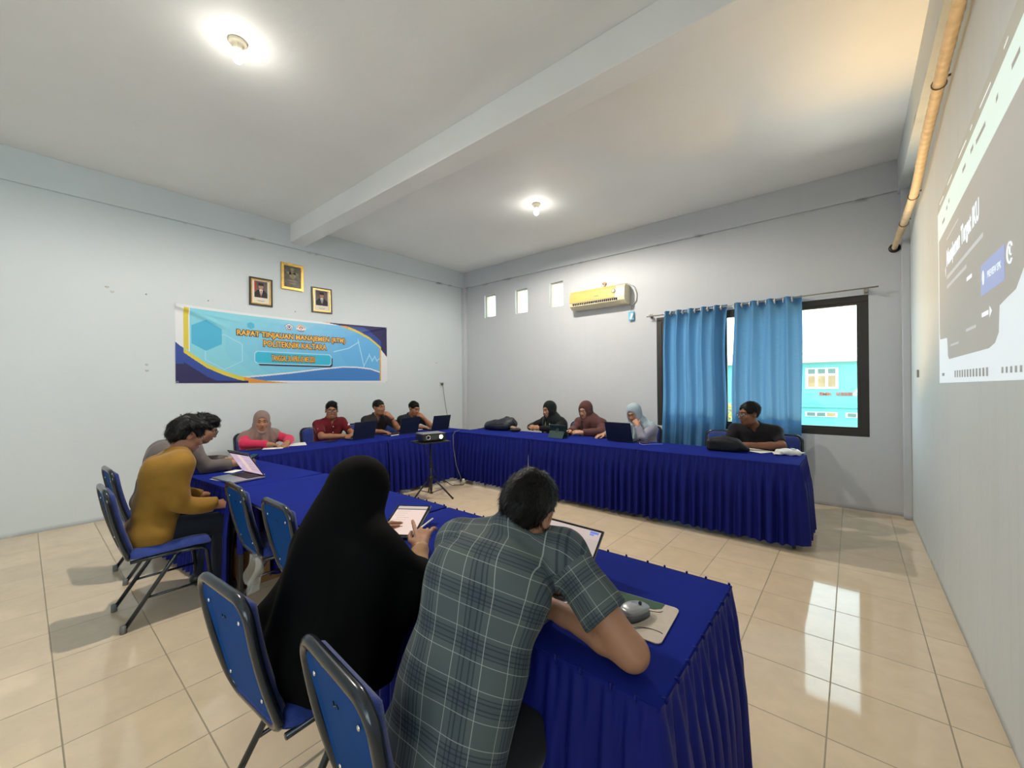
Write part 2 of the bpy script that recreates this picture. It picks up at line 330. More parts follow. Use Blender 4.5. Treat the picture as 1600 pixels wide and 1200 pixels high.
WIN = (-2.235, .148, .832, 2.432)
SL = [(-5.762, -5.462, 2.822, 3.278), (-4.951, -4.657, 2.805, 3.268), (-4.158, -3.872, 2.822, 3.268)]
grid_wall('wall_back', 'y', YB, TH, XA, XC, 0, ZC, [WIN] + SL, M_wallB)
RW = []
CW = [(-3.65, -2.35, .9, 2.5), (-2.0, -.7, .9, 2.5)]  # unseen side windows, put in to hold the fill lamps
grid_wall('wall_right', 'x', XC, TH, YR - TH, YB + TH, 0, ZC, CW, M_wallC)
grid_wall('wall_front', 'y', YR - TH, TH, XA, XC, 0, ZC, RW, M_wallA)
# projecting beams round the top of the walls, the cross beam, the corner columns
struct(MB().boxx(XA, XA + .035, YR, YB, ZL, ZC, 0, .004).build('trim_1', M_wallA))
struct(MB().boxx(XA + .035, XC - .08, YB - .035, YB, ZL, ZC, 0, .004).build('trim_2', M_wallB))
struct(MB().boxx(XC - .085, XC, YR, YB, ZL - .03, ZC, 0, .004).build('trim_3', M_wallC))
struct(MB().boxx(XA + .02, XC - .06, 2.545, 2.77, 3.578, ZC, 0, .006).build('trim_4', M_ceil))
struct(MB().boxx(XA, XC, -.9, -.65, 3.578, ZC).build('trim_5', M_ceil))
struct(MB().boxx(XA, XA + .10, YB - .075, YB, 0, ZL, 0, .008).build('trim_6', M_wallB))
struct(MB().boxx(XC - .062, XC, YB - .13, YB, 0, ZL - .02, 0, .005).build('trim_7', M_wallB))
# window frames and panes; the two side windows behind the camera are added
M_frame = mat('dark_window_frame', (.022, .020, .016), .45, noise=.15)
M_glass = mat('window_glass', (1, 1, 1), .02, trans=1.0)
def arch_glass():
    m = bpy.data.materials.new('clear_pane'); m.use_nodes = True; nt = m.node_tree; nt.nodes.clear()
    o = nt.nodes.new('ShaderNodeOutputMaterial'); t = nt.nodes.new('ShaderNodeBsdfTransparent'); g = nt.nodes.new('ShaderNodeBsdfGlossy'); x = nt.nodes.new('ShaderNodeMixShader')
    g.inputs['Roughness'].default_value = .03; t.inputs[0].default_value = (.96, .98, .97, 1); x.inputs[0].default_value = .06
    nt.links.new(t.outputs[0], x.inputs[1]); nt.links.new(g.outputs[0], x.inputs[2]); nt.links.new(x.outputs[0], o.inputs[0]); return m
M_pane = arch_glass()
def window(name, u0, u1, z0, z1, y, mull, fw=.06, dp=.07, pane=True):
    b = MB()
    b.boxx(u0, u1, y - dp / 2, y + dp / 2, z0, z0 + fw, 0, .004); b.boxx(u0, u1, y - dp / 2, y + dp / 2, z1 - fw, z1, 0, .004)
    b.boxx(u0, u0 + fw, y - dp / 2, y + dp / 2, z0 + fw, z1 - fw, 0, .004); b.boxx(u1 - fw, u1, y - dp / 2, y + dp / 2, z0 + fw, z1 - fw, 0, .004)
    for mu in mull: b.boxx(mu - fw * .55, mu + fw * .55, y - dp / 2, y + dp / 2, z0 + fw, z1 - fw, 0, .004)
    w = struct(b.build(name, M_frame))
    edges = [u0 + fw] + [q for mu in mull for q in (mu - fw * .55, mu + fw * .55)] + [u1 - fw]
    if pane:
        for i in range(0, len(edges), 2):
            MB().boxx(edges[i], edges[i + 1], y - .003, y + .003, z0 + fw, z1 - fw).build('window_pane', M_pane, w)
            # inner sash
            s = MB(); a, c, d, e = edges[i], edges[i + 1], z0 + fw, z1 - fw; k = .028
            s.boxx(a, c, y - .02, y + .02, d, d + k); s.boxx(a, c, y - .02, y + .02, e - k, e); s.boxx(a, a + k, y - .02, y + .02, d + k, e - k); s.boxx(c - k, c, y - .02, y + .02, d + k, e - k)
            s.build('window_sash', M_frame, w)
    return w
window('window_1', *WIN, YB + .03, [-1.36], .075, .06)
for i, h in enumerate(RW): window('window_%d' % (i + 2), h[0], h[1], h[2], h[3], YR - .09, [(h[0] + h[1]) / 2])
for i, h in enumerate(CW):
    w = MB(); f = .06
    w.boxx(XC + .05, XC + .11, h[0], h[1], h[2], h[2] + f).boxx(XC + .05, XC + .11, h[0], h[1], h[3] - f, h[3]).boxx(XC + .05, XC + .11, h[0], h[0] + f, h[2] + f, h[3] - f).boxx(XC + .05, XC + .11, h[1] - f, h[1], h[2] + f, h[3] - f)
    w = struct(w.build('window_%d' % (i + 7), M_frame)); MB().boxx(XC + .077, XC + .083, h[0] + f, h[1] - f, h[2] + f, h[3] - f).build('window_pane', M_pane, w)
# three narrow vent openings high up: thin plaster lining and a pale pane set deep
M_vent = mat('vent_frame', (.55, .52, .42), .6); M_ventg = M_pane
for i, h in enumerate(SL):
    b = MB(); k = .022
    b.boxx(h[0], h[1], YB + .05, YB + .10, h[2], h[2] + k); b.boxx(h[0], h[1], YB + .05, YB + .10, h[3] - k, h[3])
    b.boxx(h[0], h[0] + k, YB + .05, YB + .10, h[2] + k, h[3] - k); b.boxx(h[1] - k, h[1], YB + .05, YB + .10, h[2] + k, h[3] - k)
    w = struct(b.build('window_%d' % (i + 4), M_vent)); MB().boxx(h[0] + k, h[1] - k, YB + .073, YB + .077, h[2] + k, h[3] - k).build('window_pane', M_pane, w)
# ------------------------------------------------------------------ implicit surfaces for bodies, clothes and soft things
F4 = np.float32
class Prim:
    def __init__(s, fn, lo, hi): s.fn = fn; s.lo = np.array(lo, float); s.hi = np.array(hi, float)
def cone(a, b, ra, rb):
    a = np.array(a, float); b = np.array(b, float); d = b - a; L2 = float(d @ d) + 1e-12
    def fn(x, y, z):
        px, py, pz = x - a[0], y - a[1], z - a[2]
        t = np.clip((px * d[0] + py * d[1] + pz * d[2]) / L2, 0, 1)
        return np.sqrt((px - t * d[0]) ** 2 + (py - t * d[1]) ** 2 + (pz - t * d[2]) ** 2) - (ra + t * (rb - ra))
    m = max(ra, rb); return Prim(fn, np.minimum(a, b) - m, np.maximum(a, b) + m)
def fcone(a, b, ra, rb):
    """cone that ends flat at b"""
    a = np.array(a, float); b = np.array(b, float); n = (b - a) / np.linalg.norm(b - a); p = cone(a, b + n * .03, ra, rb + (rb - ra) * .03 / np.linalg.norm(b - a)); f0 = p.fn
    p.fn = lambda x, y, z: np.maximum(f0(x, y, z), (x - b[0]) * n[0] + (y - b[1]) * n[1] + (z - b[2]) * n[2]); return p
def ell(c, r, R=None):
    c = np.array(c, float); r = np.array(r, float); M = np.eye(3) if R is None else np.array(R, float)
    def fn(x, y, z):
        px, py, pz = x - c[0], y - c[1], z - c[2]
        q = [(px * M[0][i] + py * M[1][i] + pz * M[2][i]) for i in range(3)]
        k0 = np.sqrt(sum((q[i] / r[i]) ** 2 for i in range(3))); k1 = np.sqrt(sum((q[i] / r[i] ** 2) ** 2 for i in range(3))) + 1e-9
        return k0 * (k0 - 1) / k1
    e = np.sqrt(((M * r[None, :]) ** 2).sum(1)); return Prim(fn, c - e, c + e)
def rbox(c, h, r, R=None):
    c = np.array(c, float); h = np.array(h, float); M = np.eye(3) if R is None else np.array(R, float)
    def fn(x, y, z):
        px, py, pz = x - c[0], y - c[1], z - c[2]
        q = [np.abs(px * M[0][i] + py * M[1][i] + pz * M[2][i]) - h[i] + r for i in range(3)]
        return np.sqrt(sum(np.maximum(v, 0) ** 2 for v in q)) + np.minimum(np.maximum(np.maximum(q[0], q[1]), q[2]), 0) - r
    e = np.abs(M) @ h; return Prim(fn, c - e, c + e)
class SDF:
    def __init__(s): s.ops = []
    def add(s, p, k=.01): s.ops.append(('a', p, k)); return s
    def sub(s, p, k=.006): s.ops.append(('s', p, k)); return s
    def cut(s, n, c, box=None): s.ops.append(('c', (np.array(n, float), c, box), 0)); return s     # keep n.p < c
    def noise(s, amp, freq, seed=0): s.ops.append(('n', (amp, freq, seed), 0)); return s
    def warp(s, fn): s.ops.append(('w', fn, 0)); return s
    def mesh(s, h):
        P = [o[1] for o in s.ops if o[0] == 'a']; lo = np.min([p.lo for p in P], 0) - .03; hi = np.max([p.hi for p in P], 0) + .03
        n = np.ceil((hi - lo) / h).astype(int) + 1; ax = [(lo[i] + h * np.arange(n[i])).astype(F4) for i in range(3)]
        D = np.full(n, .2, F4)
        def sl(p, m):
            i0 = np.clip(np.floor((p.lo - m - lo) / h).astype(int), 0, n - 1); i1 = np.clip(np.ceil((p.hi + m - lo) / h).astype(int) + 1, 1, n)
            S = tuple(slice(i0[i], i1[i]) for i in range(3)); return S, (ax[0][S[0]][:, None, None], ax[1][S[1]][None, :, None], ax[2][S[2]][None, None, :])
        for op, p, k in s.ops:
            if op in 'as':
                S, X = sl(p, max(k, .004) + 2 * h + .02); d = p.fn(*X).astype(F4); A = D[S]
                if op == 'a':
                    hh = np.clip(.5 + .5 * (A - d) / max(k, 1e-5), 0, 1); D[S] = A + (d - A) * hh - k * hh * (1 - hh)
                else:
                    hh = np.clip(.5 - .5 * (A + d) / max(k, 1e-5), 0, 1); D[S] = A + (-d - A) * hh + k * hh * (1 - hh)
            elif op == 'c':
                nn, c, box = p
                if box is None: S, X = (slice(None),) * 3, (ax[0][:, None, None], ax[1][None, :, None], ax[2][None, None, :])
                else: S, X = sl(Prim(None, box[0], box[1]), 0)
                D[S] = np.maximum(D[S], (nn[0] * X[0] + nn[1] * X[1] + nn[2] * X[2] - c).astype(F4))
            else:
                I = np.nonzero(np.abs(D) < .03); x, y, z = ax[0][I[0]], ax[1][I[1]], ax[2][I[2]]
                if op == 'n':
                    amp, f, sd = p; r = np.random.RandomState(sd); v = np.zeros(len(x), F4)
                    for q in range(5):
                        w = r.normal(size=3); w *= f * (.6 + .8 * r.rand()) / np.linalg.norm(w); v += np.sin(x * w[0] + y * w[1] + z * w[2] + r.rand() * 6 + 1.5 * np.sin(x * w[1] * .6 + z * w[0] * .5))
                    D[I] += amp * .45 * v
                else: D[I] += p(x, y, z).astype(F4)
        return surface_nets(D, lo, h)
def surface_nets(D, lo, h):
    S = D < 0; C = lambda A, i, j, k: A[i:A.shape[0] - 1 + i, j:A.shape[1] - 1 + j, k:A.shape[2] - 1 + k]
    cn = [(i, j, k) for i in (0, 1) for j in (0, 1) for k in (0, 1)]
    cnt = sum(C(S, *c).astype(np.int8) for c in cn); M = (cnt > 0) & (cnt < 8); I = np.argwhere(M); idx = np.full(M.shape, -1, np.int32); idx[M] = np.arange(len(I))
    V = {c: D[I[:, 0] + c[0], I[:, 1] + c[1], I[:, 2] + c[2]] for c in cn}; acc = np.zeros((len(I), 3)); num = np.zeros(len(I))
    for a in cn:
        for d in range(3):
            if a[d]: continue
            b = list(a); b[d] = 1; b = tuple(b); m = (V[a] < 0) != (V[b] < 0); t = np.where(m, V[a] / np.where(m, V[a] - V[b], 1), 0)
            p = np.repeat(np.array(a, float)[None], len(I), 0); p[:, d] += t; acc += p * m[:, None]; num += m
    verts = lo + h * (I + acc / num[:, None]); Q = []
    for d in range(3):
        u, v = (d + 1) % 3, (d + 2) % 3; a = [slice(None)] * 3; b = [slice(None)] * 3; a[d] = slice(0, -1); b[d] = slice(1, None)
        E = S[tuple(a)] != S[tuple(b)]; e = np.argwhere(E); e = e[(e[:, u] > 0) & (e[:, v] > 0) & (e[:, u] < D.shape[u] - 1) & (e[:, v] < D.shape[v] - 1)]
        if not len(e): continue
        def cell(du, dv): c = e.copy(); c[:, u] -= du; c[:, v] -= dv; return idx[c[:, 0], c[:, 1], c[:, 2]]
        q = np.stack([cell(1, 1), cell(0, 1), cell(0, 0), cell(1, 0)], 1); fl = ~S[e[:, 0], e[:, 1], e[:, 2]]; q[fl] = q[fl][:, ::-1]; Q.append(q)
    Q = np.concatenate(Q); return verts, Q[(Q >= 0).all(1)]
def np_mesh(name, verts, quads, mats, parent=None, mi=None, uv=None):
    me = bpy.data.meshes.new(name); nv, nf = len(verts), len(quads)
    me.vertices.add(nv); me.vertices.foreach_set('co', verts.astype(F4).ravel()); me.loops.add(nf * 4); me.loops.foreach_set('vertex_index', quads.astype(np.int32).ravel())
    me.polygons.add(nf); me.polygons.foreach_set('loop_start', np.arange(nf, dtype=np.int32) * 4); me.polygons.foreach_set('loop_total', np.full(nf, 4, np.int32))
    for m in (mats if isinstance(mats, (list, tuple)) else [mats]): me.materials.append(m)
    if mi is not None: me.polygons.foreach_set('material_index', mi.astype(np.int32))
    me.polygons.foreach_set('use_smooth', np.ones(nf, bool)); me.update(calc_edges=True)
    if uv is not None: l = me.uv_layers.new(name='cloth'); l.data.foreach_set('uv', uv.astype(F4).ravel())
    me.validate(); o = bpy.data.objects.new(name, me); COL.objects.link(o)
    if parent: o.parent = parent
    return o
def relax(v, q, it=1, lam=.5):
    for _ in range(it):
        a = np.zeros_like(v); n = np.zeros(len(v))
        for i, j in ((0, 1), (1, 2), (2, 3), (3, 0)):
            for p, r in ((i, j), (j, i)): 
                for ax in range(3): a[:, ax] += np.bincount(q[:, p], v[q[:, r], ax], len(v))
                n += np.bincount(q[:, p], minlength=len(v))
        v = v + lam * (a / np.maximum(n, 1)[:, None] - v)
    return v
def smesh(s, h, name, m, parent, rel=1):
    v, q = s.mesh(h); v = relax(v, q, rel); return np_mesh(name, v, q, m, parent)
# ------------------------------------------------------------------ outside the window
M_teal = mat('turquoise_render', (.13, .46, .45), .8, noise=.05, nscale=.6); M_cream = mat('cream_trim', (.62, .52, .38), .8)
M_wwin = mat('white_window_trim', (.66, .66, .62), .6); M_blind = mat('tan_curtain_outside', (.38, .25, .12), .8, noise=.2, nscale=3)
M_dglass = mat('grey_green_glass', (.10, .17, .15), .4); M_red = mat('orange_red_letters', (.52, .05, .012), .5); M_roof = mat('pale_roof_sheet', (.7, .66, .6), .7)
bld = thing('school_building', 'turquoise building with red letters seen through the window', 'building', (0, 22, -4))
YO = 0.0
MB().boxx(-14, 9, 0, 8, 0, 6.28).build('wall', M_teal, bld)
MB().boxx(-14.3, 9.3, -.45, 8.3, 6.28, 6.44).build('roof_edge', M_cream, bld)
MB().add([(-14.3, -.45, 6.44), (9.3, -.45, 6.44), (9.3, 4, 7.0), (-14.3, 4, 7.0), (-14.3, 8.3, 6.44), (9.3, 8.3, 6.44)], [(0, 1, 2, 3), (3, 2, 5, 4), (0, 3, 4), (1, 5, 2)]).build('roof', M_roof, bld)
MB().boxx(-14, 9, -.12, 0, 4.36, 4.45).build('floor_ledge', M_teal, bld)
def school_window(x0, z0, cells, cw, h):
    f = MB(); n = cells
    f.boxx(x0 - .05, x0 + n * cw + .05, -.06, 0, z0 - .05, z0 + h + .3)
    w = f.build('window', M_wwin, bld)
    for k in range(n):
        MB().boxx(x0 + k * cw + .05, x0 + (k + 1) * cw - .05, -.075, -.06, z0 + .03, z0 + h - .04).build('pane', M_blind, w)
        MB().boxx(x0 + k * cw + .05, x0 + (k + 1) * cw - .05, -.075, -.06, z0 + h + .05, z0 + h + .25).build('transom', M_dglass, w)
for x0 in (-9.5, -6.0, -1.52, 2.2): school_window(x0, 5.2, 3, .345, .55)
def low_vent(x0, n, cw):
    f = MB(); f.boxx(x0 - .04, x0 + n * cw + .04, -.05, 0, 3.95, 4.16); w = f.build('vent_window', M_wwin, bld)
    for k in range(n): MB().boxx(x0 + k * cw + .03, x0 + (k + 1) * cw - .03, -.065, -.05, 3.98, 4.13).build('pane', M_dglass if k < 2 else M_blind, w)
low_vent(-1.55, 3, .345); low_vent(-.18, 2, .33)
vs, fs = text_mesh('SMK  KESEH', .19, .0015, .03, 'LEFT')
k = 1.215 / text_width(vs); t = MB(); x0 = min(v[0] for v in vs)
t.add([(-1.092 + (v[0] - x0) * k, -.035 - v[2], 4.925 + v[1] * 1.0) for v in vs], fs); t.build('sign_lettering', M_red, bld)
yard = tag(MB().boxx(-40, 40, YB + TH, 60, -4.2, -4).build('yard_ground', mat('yard_earth', (.42, .34, .22), .9, noise=.2, nscale=.5)), kind='structure')
# dry yellow shrub showing in the gap between the curtains
M_leaf = mat('yellow_green_leaf', (.50, .42, .10), .7, noise=.3, nscale=4); M_bark = mat('bark', (.16, .11, .07), .9)
rs = np.random.RandomState(5)
sh = thing('shrub', 'yellow-green shrub in the yard seen through the gap between the curtains', 'shrub', (-4.1, 17.6, -4))
lf = MB()
for i in range(900):
    a = rs.rand() * 2 * PI; rr = rs.rand() ** .5 * .8; z = 2.0 + rs.rand() * 2.6; p = Vector((rr * math.cos(a) * (1 - .2 * abs(z - 3.2)), rr * math.sin(a), z))
    R = rotm(rs.rand() * 6, rs.rand() * 6, rs.rand() * 6); q = .06 + rs.rand() * .06
    lf.add([p + R @ Vector(c) for c in ((0, -q * 1.6, 0), (q * .6, 0, .01), (0, q * 1.6, 0), (-q * .6, 0, .01))], [(0, 1, 2, 3)])
lf.build('foliage', M_leaf, sh, fix=False)
st = MB()
for i in range(5):
    a = i * 1.3; st.tube([(0, 0, 0), (.12 * math.cos(a), .12 * math.sin(a), 1.4), (.4 * math.cos(a), .4 * math.sin(a), 3.0)], [.06, .04, .015], 7)
st.build('stem', M_bark, sh, True)

# ------------------------------------------------------------------ curtains on their rod
M_curt = cloth_translucent('blue_curtain', (.085, .22, .41), .20); M_steel = mat('steel', (.62, .6, .55), .28, 1.0); M_rod = mat('worn_rod', (.35, .32, .28), .45, .6)
M_eyelet = mat('eyelet_silver', (.75, .74, .70), .3, .3); ROD_Y, ROD_Z = YB - .085, 2.462
rod = thing('curtain_rod', 'thin curtain rod above the window', 'curtain rod', (-1.07, ROD_Y, ROD_Z))
MB().tube([(-1.28, 0, -.012), (1.30, 0, .03)], .008, 10).build('rod', M_rod, rod, True)
for x in (-1.24, 1.2):
    MB().boxx(x - .012, x + .012, -.004, .085, -.014, .014).boxx(x - .02, x + .02, .078, .0845, -.035, .035).build('bracket', M_rod, rod)
def curtain(label, xt0, xt1, xb0, xb1, zb, folds, seed, flare=0.0):
    rs = np.random.RandomState(seed); ph = rs.rand(4) * 6
    def fn(u, v):
        z = (ROD_Z + .035) * (1 - v) + zb * v; e = u + .012 * math.sin(7 * v + ph[0])
        x = (xt0 + (xt1 - xt0) * e) * (1 - v) + (xb0 + (xb1 - xb0) * e) * v
        x += .03 * v * math.sin(5 * v + ph[1]) * (u ** 3)
        a = .042 * (1 - .2 * v); w = 2 * PI * folds * u + .5 * math.sin(3 * v + ph[2]) * v
        y = ROD_Y - a * math.sin(w) - .012 * v * math.sin(2.3 * w + ph[3]) - flare * v - .01 * v
        return (x + .012 * math.cos(w) * (1 - v), y, z)
    c = thing('curtain', label, 'curtain', (0, 0, 0))
    f = MB().grid(150, 50, fn).build('curtain_cloth', M_curt, c, True, fix=False)
    n = folds * 2
    for k in range(n):
        x = xt0 + (xt1 - xt0) * (k + .02) / n + .012
        pts = [(x, ROD_Y + .026 * math.cos(2 * PI * q / 14), ROD_Z - .002 + .026 * math.sin(2 * PI * q / 14)) for q in range(14)]
        MB().tube(pts, .0075, 6, True).build('eyelet', M_eyelet, c, True)
    return c
curtain('left blue curtain, hanging beside the window\'s left jamb', -2.095, -1.27, -2.15, -1.335, .50, 5, 3)
curtain('right blue curtain behind the man in the black shirt', -1.195, -.475, -1.235, -.452, .50, 4, 11)

# ------------------------------------------------------------------ air conditioner, pipe stub, tag
M_acy = mat('yellowed_plastic', (.62, .44, .14), .42, noise=.06, nscale=5); M_acw = mat('aged_white_plastic', (.70, .64, .46), .45); M_blk = mat('black_plastic', (.012, .012, .013), .4)
M_grey = mat('grey_plastic', (.18, .18, .18), .5); M_blue_l = mat('pale_blue_plastic', (.16, .48, .72), .3); M_tan = mat('tan_rubber', (.55, .34, .2), .6)
ac = thing('air_conditioner', 'yellowed split air conditioner high on the window wall', 'air conditioner', (-3.12, YB, 2.69))
prof = [(0, 0), (-.15, 0), (-.205, .05), (-.215, .10), (-.205, .24), (-.17, .285), (0, .29)]
b = MB(); b.prism(prof, lambda u, v, w: (-.40 + w, u, v), .80); b.build('body', M_acw, ac)
fp = [(-.2155, .10), (-.222, .105), (-.2115, .245), (-.172, .293), (-.165, .288), (-.205, .24)]
MB().prism(fp, lambda u, v, w: (-.485 + w, u, v), .80).build('front_panel', M_acy, ac)
MB().prism(prof, lambda u, v, w: (-.49 + w, u * .99, v), .09).build('end_cap', M_acw, ac); MB().prism(prof, lambda u, v, w: (.40 + w, u * .99, v), .075).build('end_cap', M_acw, ac)
b = MB()
b.add([(-.44, -.2085, .052), (.36, -.2085, .052), (.36, -.2165, .093), (-.44, -.2165, .093)], [(0, 1, 2, 3)]); b.build('air_outlet', M_blk, ac)
b = MB(); b.box((-.04, -.214, .047), (.80, .012, .014), rotm(.5), 0, .003); b.build('louver', M_acw, ac)
b = MB()
for k in range(24): MB().boxx(-.43 + k * .033, -.426 + k * .033, -.219, -.208, .054, .09).build('vane', M_acw, ac)
MB().lathe([(.0, 0), (.034, 0), (.034, .004), (.026, .006), (.0, .006)], (.30, -.217, .2), 20, rotm(PI / 2 - .05)).build('logo_ring', M_grey, ac, True)
MB().lathe([(.0, 0), (.025, 0), (.025, .004), (.0, .005)], (.30, -.2215, .2), 20, rotm(PI / 2 - .05)).build('logo_face', M_acw, ac, True)
MB().boxx(-.03, .05, -.2205, -.219, .155, .165).build('nameplate', M_grey, ac)
tag(MB().tube([(-3.07, YB - .01, 3.0), (-3.068, YB - .02, 3.06), (-3.075, YB - .015, 3.10)], .014, 8).tube([(-3.10, YB - .02, 3.075), (-3.07, YB - .025, 3.09), (-3.04, YB - .02, 3.07)], .016, 8).build('pipe_stub', M_tan, None, True), 'small tan pipe stub poking up behind the air conditioner', 'pipe')
cb = [(-2.965, YB - .03, 2.99), (-2.83, YB - .012, 3.025), (-2.68, YB - .012, 3.02), (-2.57, YB - .012, 2.95), (-2.53, YB - .012, 2.83), (-2.54, YB - .012, 2.73), (-2.60, YB - .012, 2.66), (-2.66, YB - .02, 2.70)]
tag(MB().tube(cb, .008, 8).build('drain_cable', mat('grey_cable', (.42, .41, .38), .5), None, True), 'grey cable looping round the right end of the air conditioner', 'cable')
tg = thing('hanging_remote', 'small pale blue remote holder hanging below the air conditioner', 'remote holder', (-2.615, YB - .016, 2.5))
MB().box((0, -.012, 0), (.085, .024, .135), None, 0, .006).build('holder', M_blue_l, tg)
MB().box((.012, -.03, -.008), (.035, .014, .09), rotm(0, .35), 0, .004).build('remote', mat('white_plastic', (.8, .8, .78), .35), tg)
MB().tube([(-.01, -.01, .066), (.002, -.006, .12), (.01, -.004, .16)], .003, 6).build('string', M_grey, tg, True)

# ------------------------------------------------------------------ two ceiling lamps
M_lcap = mat('lamp_holder', (.72, .66, .52), .5); M_bulb = mat('lit_bulb', (1, 1, 1), .4, emit=(1.0, .93, .78), estr=16)
def lamp(label, x, y):
    l = thing('ceiling_lamp', label, 'lamp', (x, y, ZC), 0, 'bare bulbs on the ceiling')
    MB().lathe([(.0, 0), (.056, 0), (.058, -.012), (.05, -.022), (.034, -.028), (.030, -.058), (.0, -.06)], (0, 0, 0), 24).build('holder', M_lcap, l, True)
    MB().lathe([(.0, -.058), (.022, -.06), (.03, -.075), (.034, -.095), (.034, -.115), (.028, -.135), (.014, -.147), (.0, -.149)], (0, 0, 0), 24).build('bulb', M_bulb, l, True)
lamp('lit bare bulb on the ceiling, the one nearer the camera', -3.24, .97); lamp('lit bare bulb on the ceiling beyond the cross beam', -3.19, 4.37)

# ------------------------------------------------------------------ wrapped pipe along the top of the right wall
M_wrap = mat('tan_wrap', (.74, .56, .34), .65, noise=.10, nscale=20); M_wrapd = mat('rust_strap', (.22, .12, .05), .7)
pp = thing('wrapped_pipe', 'long tan taped pipe along the top of the right wall', 'pipe', (0, 0, 0))
ctrl = [(.365, 6.05, 2.90), (.375, 5.90, 2.935), (.405, 5.72, 3.02), (.42, 5.45, 3.06), (.425, 4.8, 3.085), (.42, 4.2, 3.18), (.425, 3.75, 3.265), (.425, 3.0, 3.345), (.425, 2.0, 3.40), (.425, .8, 3.43), (.425, -1.0, 3.43)]
pts = []
for i in range(len(ctrl) - 1):
    n = max(2, int((Vector(ctrl[i + 1]) - Vector(ctrl[i])).length / .018))
    for k in range(n):
        t = k / n; p0 = Vector(ctrl[max(i - 1, 0)]); p1 = Vector(ctrl[i]); p2 = Vector(ctrl[i + 1]); p3 = Vector(ctrl[min(i + 2, len(ctrl) - 1)])
        pts.append(.5 * ((2 * p1) + (-p0 + p2) * t + (2 * p0 - 5 * p1 + 4 * p2 - p3) * t * t + (-p0 + 3 * p1 - 3 * p2 + p3) * t ** 3))
MB().tube(pts, [.030 + .0025 * math.sin(i * 1.9) if i > 12 else .026 for i in range(len(pts))], 12).build('taped_lagging', M_wrap, pp, True)
for (x, y, z) in ((.425, 3.62, 3.283), (.425, 2.3, 3.388), (.424, 5.0, 3.075), (.41, 5.66, 3.035)):
    q = [(x + .034 * math.cos(a), y, z + .034 * math.sin(a)) for a in np.linspace(0, 2 * PI, 14)[:-1]]
    MB().tube(q, .004, 6, True).boxx(x - .005, x + .052, y - .008, y + .008, z + .03, z + .038).build('strap', M_wrapd, pp, True)
tag(MB().lathe([(.0, 0), (.045, 0), (.05, .008), (.0, .01)], (.365, YB - .012, 2.90), 18, rotm(-PI / 2)).build('pipe_hole', M_blk, None, True), 'dark rough hole where the taped pipe enters the window wall', 'hole')

